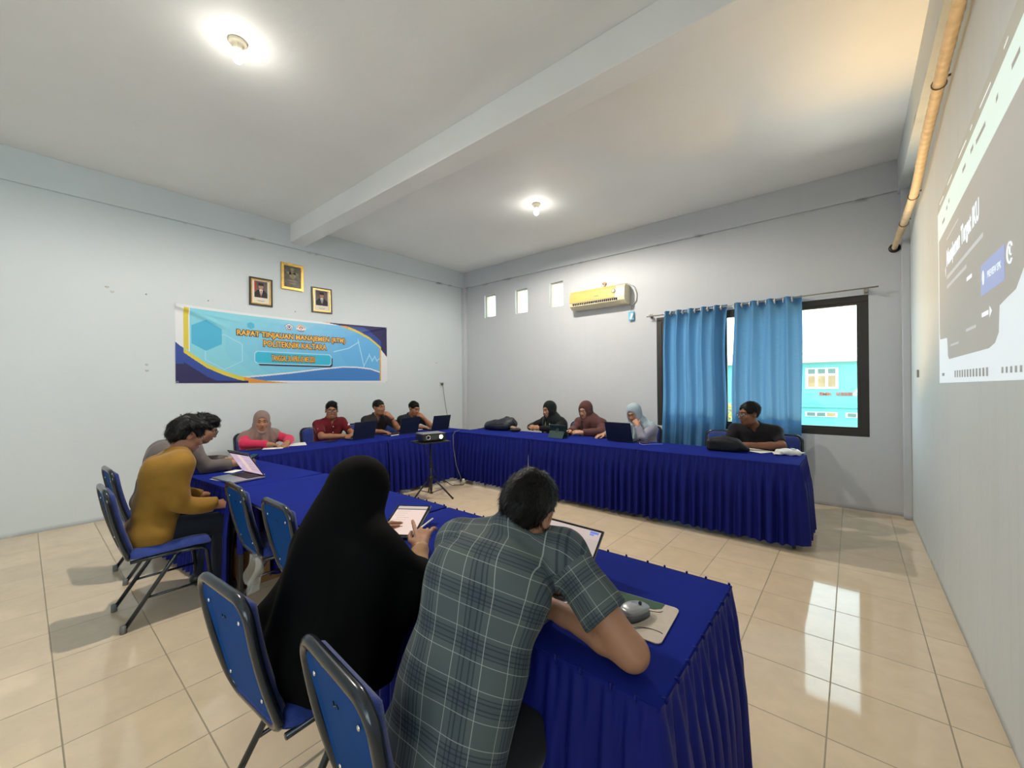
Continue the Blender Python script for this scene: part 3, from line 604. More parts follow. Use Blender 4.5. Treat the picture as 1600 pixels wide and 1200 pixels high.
# ------------------------------------------------------------------ three frames above the banner
M_gold = mat('gold_frame', (.55, .36, .09), .35, .7, noise=.15, nscale=30); M_fblk = mat('black_brown_frame', (.03, .02, .012), .4); M_mount = mat('cream_mount', (.72, .68, .58), .7)
M_suit = mat('dark_suit', (.012, .012, .016), .6); M_skinp = mat('photo_skin', (.42, .24, .15), .7); M_whitep = mat('photo_white', (.75, .75, .75), .7); M_redp = mat('photo_red', (.4, .04, .03), .7); M_pbg = mat('photo_background', (.13, .10, .10), .7, noise=.3, nscale=9)
M_glz = mat('dark_relief', (.055, .05, .035), .35, noise=.5, nscale=18); M_relief = mat('relief_grey_gold', (.17, .15, .09), .4, .3, noise=.4, nscale=25)
def frame(name, label, y0, y1, z0, z1, kind, tilt=0.0):
    f = thing(name, label, 'picture frame', (XA, (y0 + y1) / 2, (z0 + z1) / 2)); w, h = y1 - y0, z1 - z0
    f.rotation_euler = (tilt, 0, 0)
    X = lambda d: (lambda u, v, t: (d + t, u, v))
    bw = .022
    b = MB(); b.boxx(.001, .026, -w / 2, w / 2, -h / 2, -h / 2 + bw); b.boxx(.001, .026, -w / 2, w / 2, h / 2 - bw, h / 2); b.boxx(.001, .026, -w / 2, -w / 2 + bw, -h / 2 + bw, h / 2 - bw); b.boxx(.001, .026, w / 2 - bw, w / 2, -h / 2 + bw, h / 2 - bw)
    b.build('frame_moulding', M_gold if kind == 'relief' else M_fblk, f)
    iw, ih = w / 2 - bw, h / 2 - bw; b = MB(); g = .014
    for a in ((-iw, iw, -ih, -ih + g), (-iw, iw, ih - g, ih), (-iw, -iw + g, -ih + g, ih - g), (iw - g, iw, -ih + g, ih - g)): b.boxx(.003, .021, *a)
    b.build('inner_moulding', M_gold, f)
    MB().boxx(.002, .010, -iw + g, iw - g, -ih + g, ih - g).build('mount', M_glz if kind == 'relief' else M_mount, f)
    if kind == 'relief':
        b = MB()
        for (cy, cz, ry, rz) in ((0, .03, .05, .06), (-.05, .05, .035, .022), (.05, .05, .035, .022), (0, -.06, .08, .012), (0, .11, .03, .02), (0, -.10, .05, .012)):
            b.prism([(cy + ry * math.cos(t), cz + rz * math.sin(t)) for t in np.linspace(0, 2 * PI, 13)[:-1]], X(.010), .004)
        b.build('relief', M_relief, f)
    else:
        pw, ph = iw - g - .028, (ih - g) * .72; cz = .035
        MB().boxx(.010, .0115, -pw, pw, cz - ph, cz + ph).build('photo_background', M_pbg, f)
        s = -1 if kind == 'left' else 1
        MB().prism([(-pw, cz - ph), (pw, cz - ph), (pw, cz - ph * .45), (pw * .55, cz - ph * .12), (pw * .12, cz + .0), (-pw * .2, cz + .0), (-pw * .6, cz - ph * .12), (-pw, cz - ph * .5)], X(.0116), .001).build('photo_suit', M_suit, f)
        MB().prism([(.0, cz - ph), (.018, cz - ph * .25), (.022, cz - .0), (-.022, cz - .0), (-.014, cz - ph * .3)], X(.0127), .0006).build('photo_shirt', M_whitep, f)
        MB().prism([(.004, cz - ph * .95), (.008, cz - ph * .1), (-.006, cz - ph * .1), (-.005, cz - ph * .9)], X(.0134), .0005).build('photo_tie', M_redp if kind == 'left' else M_suit, f)
        MB().prism([(.030 * math.cos(t), cz + ph * .36 + .042 * math.sin(t)) for t in np.linspace(0, 2 * PI, 15)[:-1]], X(.0134), .0008).build('photo_head', M_skinp, f)
        MB().prism([(-.033, cz + ph * .45), (.033, cz + ph * .45), (.034, cz + ph * .80), (-.034, cz + ph * .80)], X(.0143), .0008).build('photo_cap', M_suit, f)
        if kind == 'left': MB().prism([(-pw, cz - .02), (-pw * .62, cz - .02), (-pw * .75, cz + ph), (-pw, cz + ph)], X(.0117), .0005).build('photo_flag', M_redp, f)
        MB().boxx(.010, .0108, -.05, .05, -ih + g + .035, -ih + g + .040).boxx(.010, .0108, -.035, .035, -ih + g + .022, -ih + g + .026).build('caption', M_grey, f)
frame('picture_frame', 'dark framed portrait of a man in a suit, left of the gold relief plaque', 2.014, 2.306, 2.592, 2.98, 'left')
frame('picture_frame', 'gold framed dark relief plaque, highest of the three on the wall', 2.425, 2.735, 2.885, 3.272, 'relief')
frame('picture_frame', 'dark framed portrait of a man in a suit, right of the gold relief plaque', 2.858, 3.173, 2.602, 2.992, 'right', .02)
for (y, z) in ((1.549, 2.573), (2.619, 2.573), (.947, 2.557), (5.3, 1.9)):
    tag(MB().lathe([(0, 0), (.004, 0), (.004, .012), (.007, .013), (.007, .015), (0, .016)], (XA, y, z), 10, rotm(0, PI / 2)).build('wall_nail', M_grey, None, True), 'bare nail or plug left in the white banner wall', 'nail', 'nails in the banner wall')
for (y, z) in ((.95, 1.73), (.95, 1.66), (.62, 2.585), (.66, 2.54)):
    tag(MB().prism([(.018 * math.cos(t) * (1 + .3 * math.sin(3 * t)), .014 * math.sin(t)) for t in np.linspace(0, 2 * PI, 10)[:-1]], lambda u, v, w: (XA + w, y + u, z + v), .002).build('plaster_scar', mat('plaster_scar', (.48, .47, .45), .8, noise=.4, nscale=60)), 'small chipped plaster mark on the wall left of the banner', 'mark', 'chips in the wall left of the banner')

# ------------------------------------------------------------------ banner
BY0, BY1, BZ0, BZ1 = 1.213, 4.175, 1.513, 2.492
def b_off(y, z):
    u = (y - BY0) / (BY1 - BY0); v = (z - BZ0) / (BZ1 - BZ0)
    sag = .020 * math.sin(PI * u) * math.sin(PI * v)
    fold = .020 * math.exp(-((v - (1 - 1.25 * u - .02)) / .035) ** 2) * max(0, 1 - 1.6 * u) + .017 * math.exp(-((v - (1.02 - 2.6 * (1 - u) * .35)) / .03) ** 2) * max(0, u - .55) * 1.6
    fold += .016 * math.exp(-((v - .97 + .62 * u) / .03) ** 2) * (u < .7) * (1 - u / .7) + .004 * math.sin(26 * u + 5 * v) * v
    e = max(0, abs(y - 2.63) - .80) / .25; f = max(0, abs(z - 2.04) - .28) / .06; k = min(1, max(e, f)); k = k * k * (3 - 2 * k)
    return .004 + sag + fold * (.05 + .95 * k)
def b_pt(y, z, d=0.0): return (XA + b_off(y, z) + d, y, z)
def b_sag(y): return -.028 * math.sin(PI * (y - BY0) / (BY1 - BY0))
CB = {n: mat('banner_' + n, c, .45, coat=.15) for n, c in dict(lightblue=(.21, .58, .74), skyblue=(.12, .42, .76), midblue=(.045, .20, .55), royal=(.018, .055, .30), navy=(.016, .012, .085), yellow=(.66, .55, .06), orange=(.72, .30, .05), white=(.72, .74, .78), cyan=(.03, .45, .66), paleline=(.36, .66, .86), dark=(.02, .02, .03), hexa=(.06, .42, .66)).items()}
for k in range(8): CB['field%d' % k] = mat('banner_field_%d' % k, tuple(a + (b - a) * k / 7 for a, b in zip((.22, .60, .74), (.12, .42, .78))), .45, coat=.15)
CL = list(CB); CI = {n: i for i, n in enumerate(CL)}
def catmull(P, y):
    P = sorted(P)
    if y <= P[0][0]: return P[0][1] + (y - P[0][0]) * (P[1][1] - P[0][1]) / (P[1][0] - P[0][0])
    for a, c in zip(P, P[1:]):
        if y <= c[0]: t = (y - a[0]) / (c[0] - a[0]); t2 = t; return a[1] + (c[1] - a[1]) * t2
    return P[-1][1] + (y - P[-1][0]) * (P[-1][1] - P[-2][1]) / (P[-1][0] - P[-2][0])
LCURVE = [(1.2, 2.03), (1.293, 1.95), (1.40, 1.865), (1.53, 1.765), (1.70, 1.68), (1.876, 1.615), (2.05, 1.575), (2.22, 1.545), (2.5, 1.515), (2.8, 1.5)]
RCURVE = [(2.6, 2.50), (3.0, 2.492), (3.277, 2.465), (3.573, 2.375), (3.829, 2.262), (4.03, 2.12), (4.17, 1.97)]
WCURVE = [(1.9, 1.60), (2.2, 1.632), (2.577, 1.68), (3.0, 1.745), (3.35, 1.785), (3.6, 1.785), (3.85, 1.76), (4.05, 1.70)]
rsb = np.random.RandomState(2)
def bcolor(y, z):
    lc, rc, wc = catmull(LCURVE, y), catmull(RCURVE, y), catmull(WCURVE, y)
    inner = 1.293 < y < 4.055 and 1.545 < z < 2.462
    if not inner:   # printed border
        if z > rc and y > 2.9: return 'navy' if (y > 3.15) else 'orange'
        if z < lc and y < 2.6: return 'royal' if z > lc - .28 + (y - 1.2) * .3 and y < 1.35 and z > 1.75 else ('navy' if y < 2.0 else 'orange')
        return 'white'
    if y < 1.37 and z > lc + .01:
        return 'yellow' if y < 1.345 else 'white' if y < 1.353 else 'lightblue'
    if y > 4.025 and z < rc: return 'orange' if y < 4.045 else 'yellow'
    if z < lc - .055: return 'royal' if z > lc - .17 + .02 * (y - 1.3) else 'navy'
    if z < lc: return 'yellow' if y < 1.95 else 'orange'
    if z > rc + .04: return 'royal' if z < rc + .15 else 'navy'
    if z > rc: return 'yellow' if y > 3.45 else 'orange'
    if y > 4.025: return 'white'
    if y > 1.9 and z < wc - .022: return 'midblue'
    if y > 1.9 and z < wc: return 'white'
    for (hy, hz, hr) in ((1.52, 2.13, .20), (2.03, 2.32, .05)):
        a, c = abs(y - hy), abs(z - hz)
        if a < hr * .87 and c + a * .577 < hr: return 'hexa'
    for (hy, hz, hr) in ((1.72, 1.93, .24),):
        a, c = abs(y - hy), abs(z - hz)
        d = max(a / .87, c + a * .577)
        if hr - .012 < d < hr: return 'paleline'
    for p, q in zip(PULSE, PULSE[1:]):
        if p[0] - .01 <= y <= q[0] + .01:
            L = math.hypot(q[0] - p[0], q[1] - p[1]); dd = abs((q[0] - p[0]) * (p[1] - z) - (p[0] - y) * (q[1] - p[1])) / L
            if dd < .008: return 'paleline'
    g = (y - 1.3) / 2.7 + .22 * math.sin((z - 1.5) * 3) + .03 * math.sin(9 * y + 7 * z)
    return 'field%d' % max(0, min(7, int((g - .25) * 10)))
PULSE = [(3.2, 2.02), (3.45, 2.09), (3.627, 2.20), (3.723, 1.80), (3.826, 1.99), (3.88, 1.90), (3.93, 1.96), (3.97, 1.90), (4.02, 1.93)]
NU, NV = 520, 180
bn = thing('banner', 'blue and gold printed meeting banner pinned on the left wall', 'banner', (0, 0, 0))
b = MB(); b.grid(NU, NV, lambda u, v: b_pt(BY0 + (BY1 - BY0) * u, BZ0 + (BZ1 - BZ0 + b_sag(BY0 + (BY1 - BY0) * u)) * v))
b.mi = [CI[bcolor(BY0 + (BY1 - BY0) * (i + .5) / NU, BZ0 + (BZ1 - BZ0) * (j + .5) / NV)] for j in range(NV) for i in range(NU)]
b.build('banner_sheet', [CB[n] for n in CL], bn, True, fix=False)
def zs(y, z): return z + b_sag(y) * (z - BZ0) / (BZ1 - BZ0)
def bprism(poly, d, mi='white', name='banner_panel', par=None):
    m = MB(); m.prism(poly, lambda u, v, w: b_pt(u, zs(u, v), d + w), .0008); return m.build(name, CB[mi], par or bn)
def brect(y0, y1, z0, z1, r, n=24):
    """rounded rectangle strip-filled so that it follows the cloth"""
    m = [];
    for k in range(n + 1):
        y = y0 + (y1 - y0) * k / n; e = min(y - y0, y1 - y); c = r - math.sqrt(max(0, r * r - (r - e) ** 2)) if e < r else 0
        m.append((y, z0 + c, z1 - c))
    return m
def bstrip(y0, y1, z0, z1, r, d, mi, name):
    b = MB(); s = brect(y0, y1, z0, z1, r, 40); vs = []
    for (y, a, c) in s: vs += [b_pt(y, zs(y, a + (c - a) * q / 4), d) for q in range(5)]
    fs = [(i * 5 + q, i * 5 + q + 1, (i + 1) * 5 + q + 1, (i + 1) * 5 + q) for i in range(len(s) - 1) for q in range(4)]
    return b.add(vs, fs).build(name, CB[mi], bn, True)
bstrip(2.11, 3.175, 1.762, 1.93, .03, .0014, 'dark', 'date_box_shadow')
bstrip(2.066, 3.157, 1.785, 1.972, .035, .0022, 'paleline', 'date_box_border'); bstrip(2.08, 3.143, 1.80, 1.957, .028, .003, 'cyan', 'date_box')
def btext(txt, y0, y1, zc, h, mi, d, bold, name):
    vs, fs = text_mesh(txt, 1.0, 0.0, .0, 'LEFT'); xs = [v[0] for v in vs]; ys = [v[1] for v in vs]
    fx = (y1 - y0) / (max(xs) - min(xs)); fz = h / (max(ys) - min(ys)); x0 = min(xs); ym = (min(ys) + max(ys)) / 2
    vs, fs = text_mesh(txt, 1.0, bold / fz, .0, 'LEFT')
    P = []
    for v in vs:
        y = y0 + (v[0] - x0) * fx; P.append(b_pt(y, zs(y, zc + (v[1] - ym) * fz), d))
    return MB().add(P, fs).build(name, CB[mi], bn, fix=False)
CB['gold'] = mat('banner_gold', (.80, .42, .05), .45)
for txt, y0, y1, zc, h in (('RAPAT TINJAUAN MANAJEMEN (RTM)', 1.865, 3.385, 2.20, .092), ('POLITEKNIK KALTARA', 2.185, 3.072, 2.083, .083), ('TANGGAL 30 APRIL-05 MEI 2026', 2.285, 2.90, 1.878, .082)):
    btext(txt, y0, y1, zc, h, 'dark', .0042, .0125, 'lettering_outline'); btext(txt, y0, y1, zc, h, 'gold', .006, .0035, 'lettering')
def bdisc(y, z, r, mi, d, n=20, name='emblem', inner=0.0, st=0.0):
    pts = [(y + r * math.cos(t + st), z + r * math.sin(t + st)) for t in np.linspace(0, 2 * PI, n + 1)[:-1]]; return bprism(pts, d, mi, name)
bdisc(2.527, 2.355, .062, 'dark', .003, 5, 'emblem_border', st=PI / 2); bdisc(2.527, 2.355, .056, 'white', .004, 5, 'emblem', st=PI / 2); bdisc(2.527, 2.353, .034, 'dark', .005, 16, 'emblem_wreath'); bdisc(2.527, 2.353, .026, 'white', .006, 16, 'emblem_centre'); bdisc(2.527, 2.356, .016, 'royal', .007, 8, 'emblem_star'); bprism([(2.497, 2.318), (2.557, 2.318), (2.55, 2.328), (2.504, 2.328)], .007, 'dark', 'emblem_ribbon')
bdisc(2.695, 2.352, .058, 'orange', .003, 20, 'emblem_border'); bdisc(2.695, 2.352, .040, 'white', .004, 18, 'emblem'); bdisc(2.695, 2.356, .030, 'royal', .005, 16, 'emblem_gear'); bdisc(2.695, 2.356, .018, 'orange', .006, 10, 'emblem_centre')
bprism([(2.625, 2.335), (2.765, 2.335), (2.76, 2.362), (2.74, 2.345), (2.65, 2.345), (2.63, 2.362)], .007, 'white', 'emblem_wing'); bprism([(2.65, 2.318), (2.74, 2.318), (2.728, 2.30), (2.662, 2.30)], .0065, 'midblue', 'emblem_ribbon')
for (y, z) in ((1.225, 2.482), (4.163, 2.482), (1.228, 1.525), (4.163, 1.525)):
    m = MB().tube([(XA + .006, y + .011 * math.cos(t), z + .011 * math.sin(t)) for t in np.linspace(0, 2 * PI, 13)[:-1]], .003, 6, True); m.build('eyelet', M_steel, bn, True)

# ------------------------------------------------------------------ picture on the right wall, projector light painted in as emission
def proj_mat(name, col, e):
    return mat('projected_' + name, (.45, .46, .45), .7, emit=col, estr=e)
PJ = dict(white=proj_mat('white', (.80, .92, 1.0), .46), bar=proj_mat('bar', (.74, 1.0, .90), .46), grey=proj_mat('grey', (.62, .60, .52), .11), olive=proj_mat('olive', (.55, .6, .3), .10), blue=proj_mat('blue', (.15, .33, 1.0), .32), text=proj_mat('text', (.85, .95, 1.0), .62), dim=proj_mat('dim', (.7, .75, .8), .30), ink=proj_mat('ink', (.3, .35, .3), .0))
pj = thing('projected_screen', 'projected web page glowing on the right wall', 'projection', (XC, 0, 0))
YL, YRR = 4.14, 1.75
def ptop(y): return 2.62 + (YL - y) * .068
def P3(y, z, d): return (-d, y, z)
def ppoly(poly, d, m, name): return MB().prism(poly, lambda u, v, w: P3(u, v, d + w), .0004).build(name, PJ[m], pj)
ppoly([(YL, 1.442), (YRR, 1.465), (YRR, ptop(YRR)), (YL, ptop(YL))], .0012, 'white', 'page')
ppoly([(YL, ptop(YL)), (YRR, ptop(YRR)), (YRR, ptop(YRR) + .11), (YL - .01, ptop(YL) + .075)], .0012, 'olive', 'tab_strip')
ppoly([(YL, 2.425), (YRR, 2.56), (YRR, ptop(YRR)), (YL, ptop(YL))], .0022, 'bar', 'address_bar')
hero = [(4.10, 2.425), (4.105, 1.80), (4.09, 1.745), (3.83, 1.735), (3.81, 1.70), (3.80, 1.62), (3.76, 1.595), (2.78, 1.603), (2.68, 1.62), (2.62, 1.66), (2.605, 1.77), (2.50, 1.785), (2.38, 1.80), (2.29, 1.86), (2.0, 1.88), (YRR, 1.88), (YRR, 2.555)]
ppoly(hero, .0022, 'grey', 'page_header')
def ptext(txt, y0, y1, zc, h, m, name, bold=0.0, slope=0.0):
    vs, fs = text_mesh(txt, 1.0, 0, 0, 'LEFT'); xs = [v[0] for v in vs]; ys = [v[1] for v in vs]; fx = (y1 - y0) / (max(xs) - min(xs)); fz = h / (max(ys) - min(ys)); x0 = min(xs); ym = (max(ys) + min(ys)) / 2
    vs, fs = text_mesh(txt, 1.0, bold / fz, 0, 'LEFT')
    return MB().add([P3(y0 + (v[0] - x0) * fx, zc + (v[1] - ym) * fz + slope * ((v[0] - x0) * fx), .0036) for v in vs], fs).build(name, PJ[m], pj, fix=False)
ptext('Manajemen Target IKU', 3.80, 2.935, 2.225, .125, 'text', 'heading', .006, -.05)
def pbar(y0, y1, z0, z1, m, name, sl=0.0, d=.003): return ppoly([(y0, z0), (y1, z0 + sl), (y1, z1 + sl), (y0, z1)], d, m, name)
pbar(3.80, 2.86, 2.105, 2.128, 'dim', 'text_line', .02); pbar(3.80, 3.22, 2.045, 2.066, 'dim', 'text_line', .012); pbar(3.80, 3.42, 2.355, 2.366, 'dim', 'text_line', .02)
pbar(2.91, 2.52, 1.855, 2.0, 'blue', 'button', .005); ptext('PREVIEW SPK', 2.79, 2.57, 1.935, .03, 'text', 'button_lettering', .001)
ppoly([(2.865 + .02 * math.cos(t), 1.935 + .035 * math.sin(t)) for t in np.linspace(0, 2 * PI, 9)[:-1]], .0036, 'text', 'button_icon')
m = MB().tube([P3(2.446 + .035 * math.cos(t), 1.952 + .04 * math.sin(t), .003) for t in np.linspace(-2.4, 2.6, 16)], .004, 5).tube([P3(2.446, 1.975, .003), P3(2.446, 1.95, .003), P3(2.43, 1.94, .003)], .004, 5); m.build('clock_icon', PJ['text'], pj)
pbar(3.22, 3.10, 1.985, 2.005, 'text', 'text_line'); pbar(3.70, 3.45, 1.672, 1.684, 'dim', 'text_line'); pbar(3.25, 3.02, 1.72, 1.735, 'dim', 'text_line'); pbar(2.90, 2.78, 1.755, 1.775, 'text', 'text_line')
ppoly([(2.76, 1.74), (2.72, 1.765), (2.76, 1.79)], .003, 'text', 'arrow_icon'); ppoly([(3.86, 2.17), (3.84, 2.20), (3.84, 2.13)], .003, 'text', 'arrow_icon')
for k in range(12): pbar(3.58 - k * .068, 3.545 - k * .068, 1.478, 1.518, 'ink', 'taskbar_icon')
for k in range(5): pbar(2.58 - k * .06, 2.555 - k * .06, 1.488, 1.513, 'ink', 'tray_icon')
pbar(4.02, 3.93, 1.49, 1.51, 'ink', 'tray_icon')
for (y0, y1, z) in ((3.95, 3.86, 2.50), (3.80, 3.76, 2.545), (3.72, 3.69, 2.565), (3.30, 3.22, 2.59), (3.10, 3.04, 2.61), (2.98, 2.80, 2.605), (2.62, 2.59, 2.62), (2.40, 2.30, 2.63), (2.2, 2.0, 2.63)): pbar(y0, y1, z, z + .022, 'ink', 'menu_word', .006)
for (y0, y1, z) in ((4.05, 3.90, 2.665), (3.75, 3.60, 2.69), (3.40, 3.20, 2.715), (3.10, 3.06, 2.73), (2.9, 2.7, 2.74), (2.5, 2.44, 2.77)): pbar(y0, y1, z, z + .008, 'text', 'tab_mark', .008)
tag(MB().boxx(XC - .014, XC, 5.30, 5.34, 1.49, 1.56).build('light_switch', mat('switch_grey', (.3, .3, .28), .5)), 'small grey switch on the right wall beside the window corner', 'switch')

# ------------------------------------------------------------------ wall socket and its cord
so = thing('wall_socket', 'small black wall socket right of the banner', 'socket', (XA, 5.417, 1.48))
MB().boxx(0, .02, -.035, .035, -.035, .035, 0, .004).build('plate', mat('grey_white_plastic', (.55, .55, .53), .5), so); MB().lathe([(0, 0), (.022, 0), (.022, .03), (0, .032)], (.02, 0, 0), 14, rotm(0, PI / 2)).build('plug', M_blk, so, True)
cord = [(XA + .05, 5.417, 1.48), (XA + .06, 5.425, 1.40), (XA + .05, 5.47, 1.15), (XA + .06, 5.51, .90), (XA + .12, 5.53, .60), (XA + .3, 5.5, .30), (XA + .6, 5.4, .02), (-5.3, 5.2, .01), (-4.95, 4.9, .01)]
tag(MB().tube(cord, .006, 7).build('electric_cable', M_grey, None, True), 'dark cord hanging from the wall socket down behind the corner table', 'cord')
# ------------------------------------------------------------------ tables under fitted blue covers
ZT = .745
M_cloth = mat('royal_blue_cloth', (.009, .019, .20), .85, spec=.06, noise=.10, nscale=3, bump=.08, bscale=220)
M_skirt = mat('royal_blue_satin', (.008, .013, .155), .5, noise=.10, nscale=5, spec=.12)
M_board = mat('table_board', (.35, .27, .18), .6); M_legm = mat('table_leg_steel', (.10, .09, .08), .4, .6)
def skirt_path(L, D, sides):
    """polyline (x,y,nx,ny) along the given run of sides, local table frame"""
    c = {'y-': ((-L / 2, -D / 2), (L / 2, -D / 2)), 'x+': ((L / 2, -D / 2), (L / 2, D / 2)), 'y+': ((L / 2, D / 2), (-L / 2, D / 2)), 'x-': ((-L / 2, D / 2), (-L / 2, -D / 2))}
    nr = {'y-': (0, -1), 'x+': (1, 0), 'y+': (0, 1), 'x-': (-1, 0)}; out = []
    for sd in sides:
        (x0, y0), (x1, y1) = c[sd]; n = int(math.hypot(x1 - x0, y1 - y0) / .0075)
        for k in range(n + 1):
            t = k / n; out.append((x0 + (x1 - x0) * t, y0 + (y1 - y0) * t, *nr[sd]))
    for _ in range(6):   # soften the corner normals
        out = [out[0]] + [(a[0], a[1], (p[2] + a[2] + q[2]) / 3, (p[3] + a[3] + q[3]) / 3) for p, a, q in zip(out, out[1:], out[2:])] + [out[-1]]
    return out
def skirt(name, par, path, seed, lam=.085, zhem=.045, knots=False, hemf=None):
    rs = np.random.RandomState(seed); N = len(path); s = 0; S = [0]
    for a, c in zip(path, path[1:]): s += math.hypot(c[0] - a[0], c[1] - a[1]); S.append(s)
    npl = max(3, int(S[-1] / lam)); ph = np.interp(S, np.linspace(0, S[-1], npl + 1), np.arange(npl + 1) + np.concatenate([[0], rs.uniform(-.22, .22, npl - 1), [0]]))
    amp = np.interp(ph, np.arange(npl + 1), rs.uniform(.6, 1.25, npl + 1)); lean = np.interp(ph, np.arange(npl + 1), rs.uniform(-.35, .35, npl + 1)); hw = np.interp(ph, np.arange(npl + 1), rs.uniform(-.012, .012, npl + 1))
    lev = [0, .008, .03, .05, .075, .11, .16, .24, .34, .46, .60, .74, .87, .95, 1.0]; vs = []
    for t in lev:
        for i, (x, y, nx, ny) in enumerate(path):
            hem = (zhem if hemf is None else hemf(S[i])) + hw[i]
            z = (ZT - .004) * (1 - t) + hem * t
            k = 0 if t < .04 else min(1, (t - .04) / .35) ** .8
            p = ph[i] + lean[i] * .35 * t
            w = math.sin(2 * PI * p); w = math.copysign(abs(w) ** .75, w) + .28 * math.sin(4 * PI * p + 1 + 2 * t)
            d = .006 + .027 * amp[i] * k * w * (.55 + .45 * t) + .026 * k + .016 * t + (.004 * math.sin(2 * PI * p * 2) if .01 < t < .2 else 0)
            vs.append((x + nx * d, y + ny * d, z))
    nl = len(lev); fs = [(j * N + i, (j + 1) * N + i, (j + 1) * N + i + 1, j * N + i + 1) for j in range(nl - 1) for i in range(N - 1)]
    b = MB().add(vs, fs)
    if knots:
        for k in range(npl):
            i = int(np.searchsorted(ph, k + .25)); i = min(i, N - 1); x, y, nx, ny = path[i]; q = []
            for a in np.linspace(0, 1.6 * PI, 9): q.append((x + nx * (.004 + .005 * math.sin(a)) - ny * .003 * a * .3, y + ny * (.004 + .005 * math.sin(a)) + nx * .003 * a * .3, ZT - .005 + .006 * math.cos(a)))
            b.tube(q, .0042, 5)
    return b.build(name, M_skirt, par, True, fix=False)
tcount = [0]
def table(label, clabel, cx, cy, rz, L, D, runs, feet=True):
    """runs: list of (sides, kwargs) for the pleated skirts"""
    tcount[0] += 1
    t = thing('conference_table', label, 'table', (cx, cy, 0), rz, 'tables under blue covers')
    MB().boxx(-L / 2 + .012, L / 2 - .012, -D / 2 + .012, D / 2 - .012, ZT - .035, ZT - .012).build('tabletop', M_board, t)
    for sx in (-1, 1):
        for sy in (-1, 1):
            x, y = sx * (L / 2 - .05), sy * (D / 2 - .06)
            MB().boxx(x - .014, x + .014, y - .014, y + .014, 0, ZT - .035, 0, .003).build('leg', M_legm, t)
    c = thing('table_cover', clabel, 'tablecloth', (cx, cy, 0), rz, 'pleated blue table covers')
    b = MB(); n = 40
    def top(u, v):
        x, y = (u - .5) * L, (v - .5) * D
        e = min(L / 2 - abs(x), D / 2 - abs(y)); return (x, y, ZT + .0012 * math.sin(9 * x + tcount[0]) * math.sin(7 * y) * min(1, e * 10) - (.004 if e < .002 else 0))
    b.grid(60, 24, top); b.boxx(-L / 2 - .004, L / 2 + .004, -D / 2 - .004, D / 2 + .004, ZT - .012, ZT - .0045)
    b.build('cover_top', M_cloth, c, True, fix=False)
    for k, (sides, path, kw) in enumerate(runs):
        skirt('pleated_skirt', c, path or skirt_path(L, D, sides), tcount[0] * 10 + k, **kw)
    return t, c
def cut(path, a, b): n = len(path); return path[int(a * (n - 1)):int(b * (n - 1)) + 1]
# near row (front edge toward the camera y=.90, inner edge y=1.60)
table('table at the right end of the near row, where the man in plaid leans', 'blue pleated cover on the table end nearest the camera, with laptop and mouse pad', -1.08, 1.25, 0, 1.49, .70, [(['y-', 'x+', 'y+'], None, dict(knots=True, zhem=.03, lam=.074))])
table('middle table of the near row, behind the woman in the black veil', 'blue cover on the middle table of the near row, with the tablet', -2.60, 1.262, 0, 1.49, .69, [(['y+'], None, dict(knots=True))])
P = skirt_path(1.52, .65, ['x+'])
table('left table of the near row, in front of the man in the mustard shirt', 'blue cover on the table holding the open laptop with the pink screen', -4.10, 1.195, math.radians(5.5), 1.52, .65, [(['x-', 'y-'], None, dict(zhem=.03)), (None, P, dict(lam=.06, hemf=lambda q: .305 if q < .2 else .08)), (['y+'], None, dict())])
# row along the left wall
table('table along the left wall, before the woman in pink', 'blue cover on the left end table, under the white papers', -5.025, 2.32, math.radians(90), 1.51, .64, [(['x-', 'y-'], None, dict(zhem=.05))])
table('corner table along the left wall, before the men with black laptops', 'blue cover on the corner table by the left wall, under the black laptops', -5.025, 3.84, math.radians(90), 1.51, .64, [(['y-'], None, dict(zhem=.05))])
# row along the window wall
table('table by the corner under the dark backpack', 'blue cover on the table under the dark backpack', -3.98, 4.605, 0, 1.44, .66, [(['y-'], None, dict(zhem=.045, lam=.08))])
table('table before the women in brown and pale blue veils', 'blue cover on the table under the tablet and black laptop by the far wall', -2.535, 4.605, 0, 1.44, .66, [(['y-'], None, dict(zhem=.045, lam=.08))])
table('table at the right end of the window row, before the man in the black shirt', 'blue cover on the right end table of the window row, under the black bag', -1.08, 4.605, 0, 1.455, .66, [(['y-', 'x+'], None, dict(zhem=.05, lam=.08))])

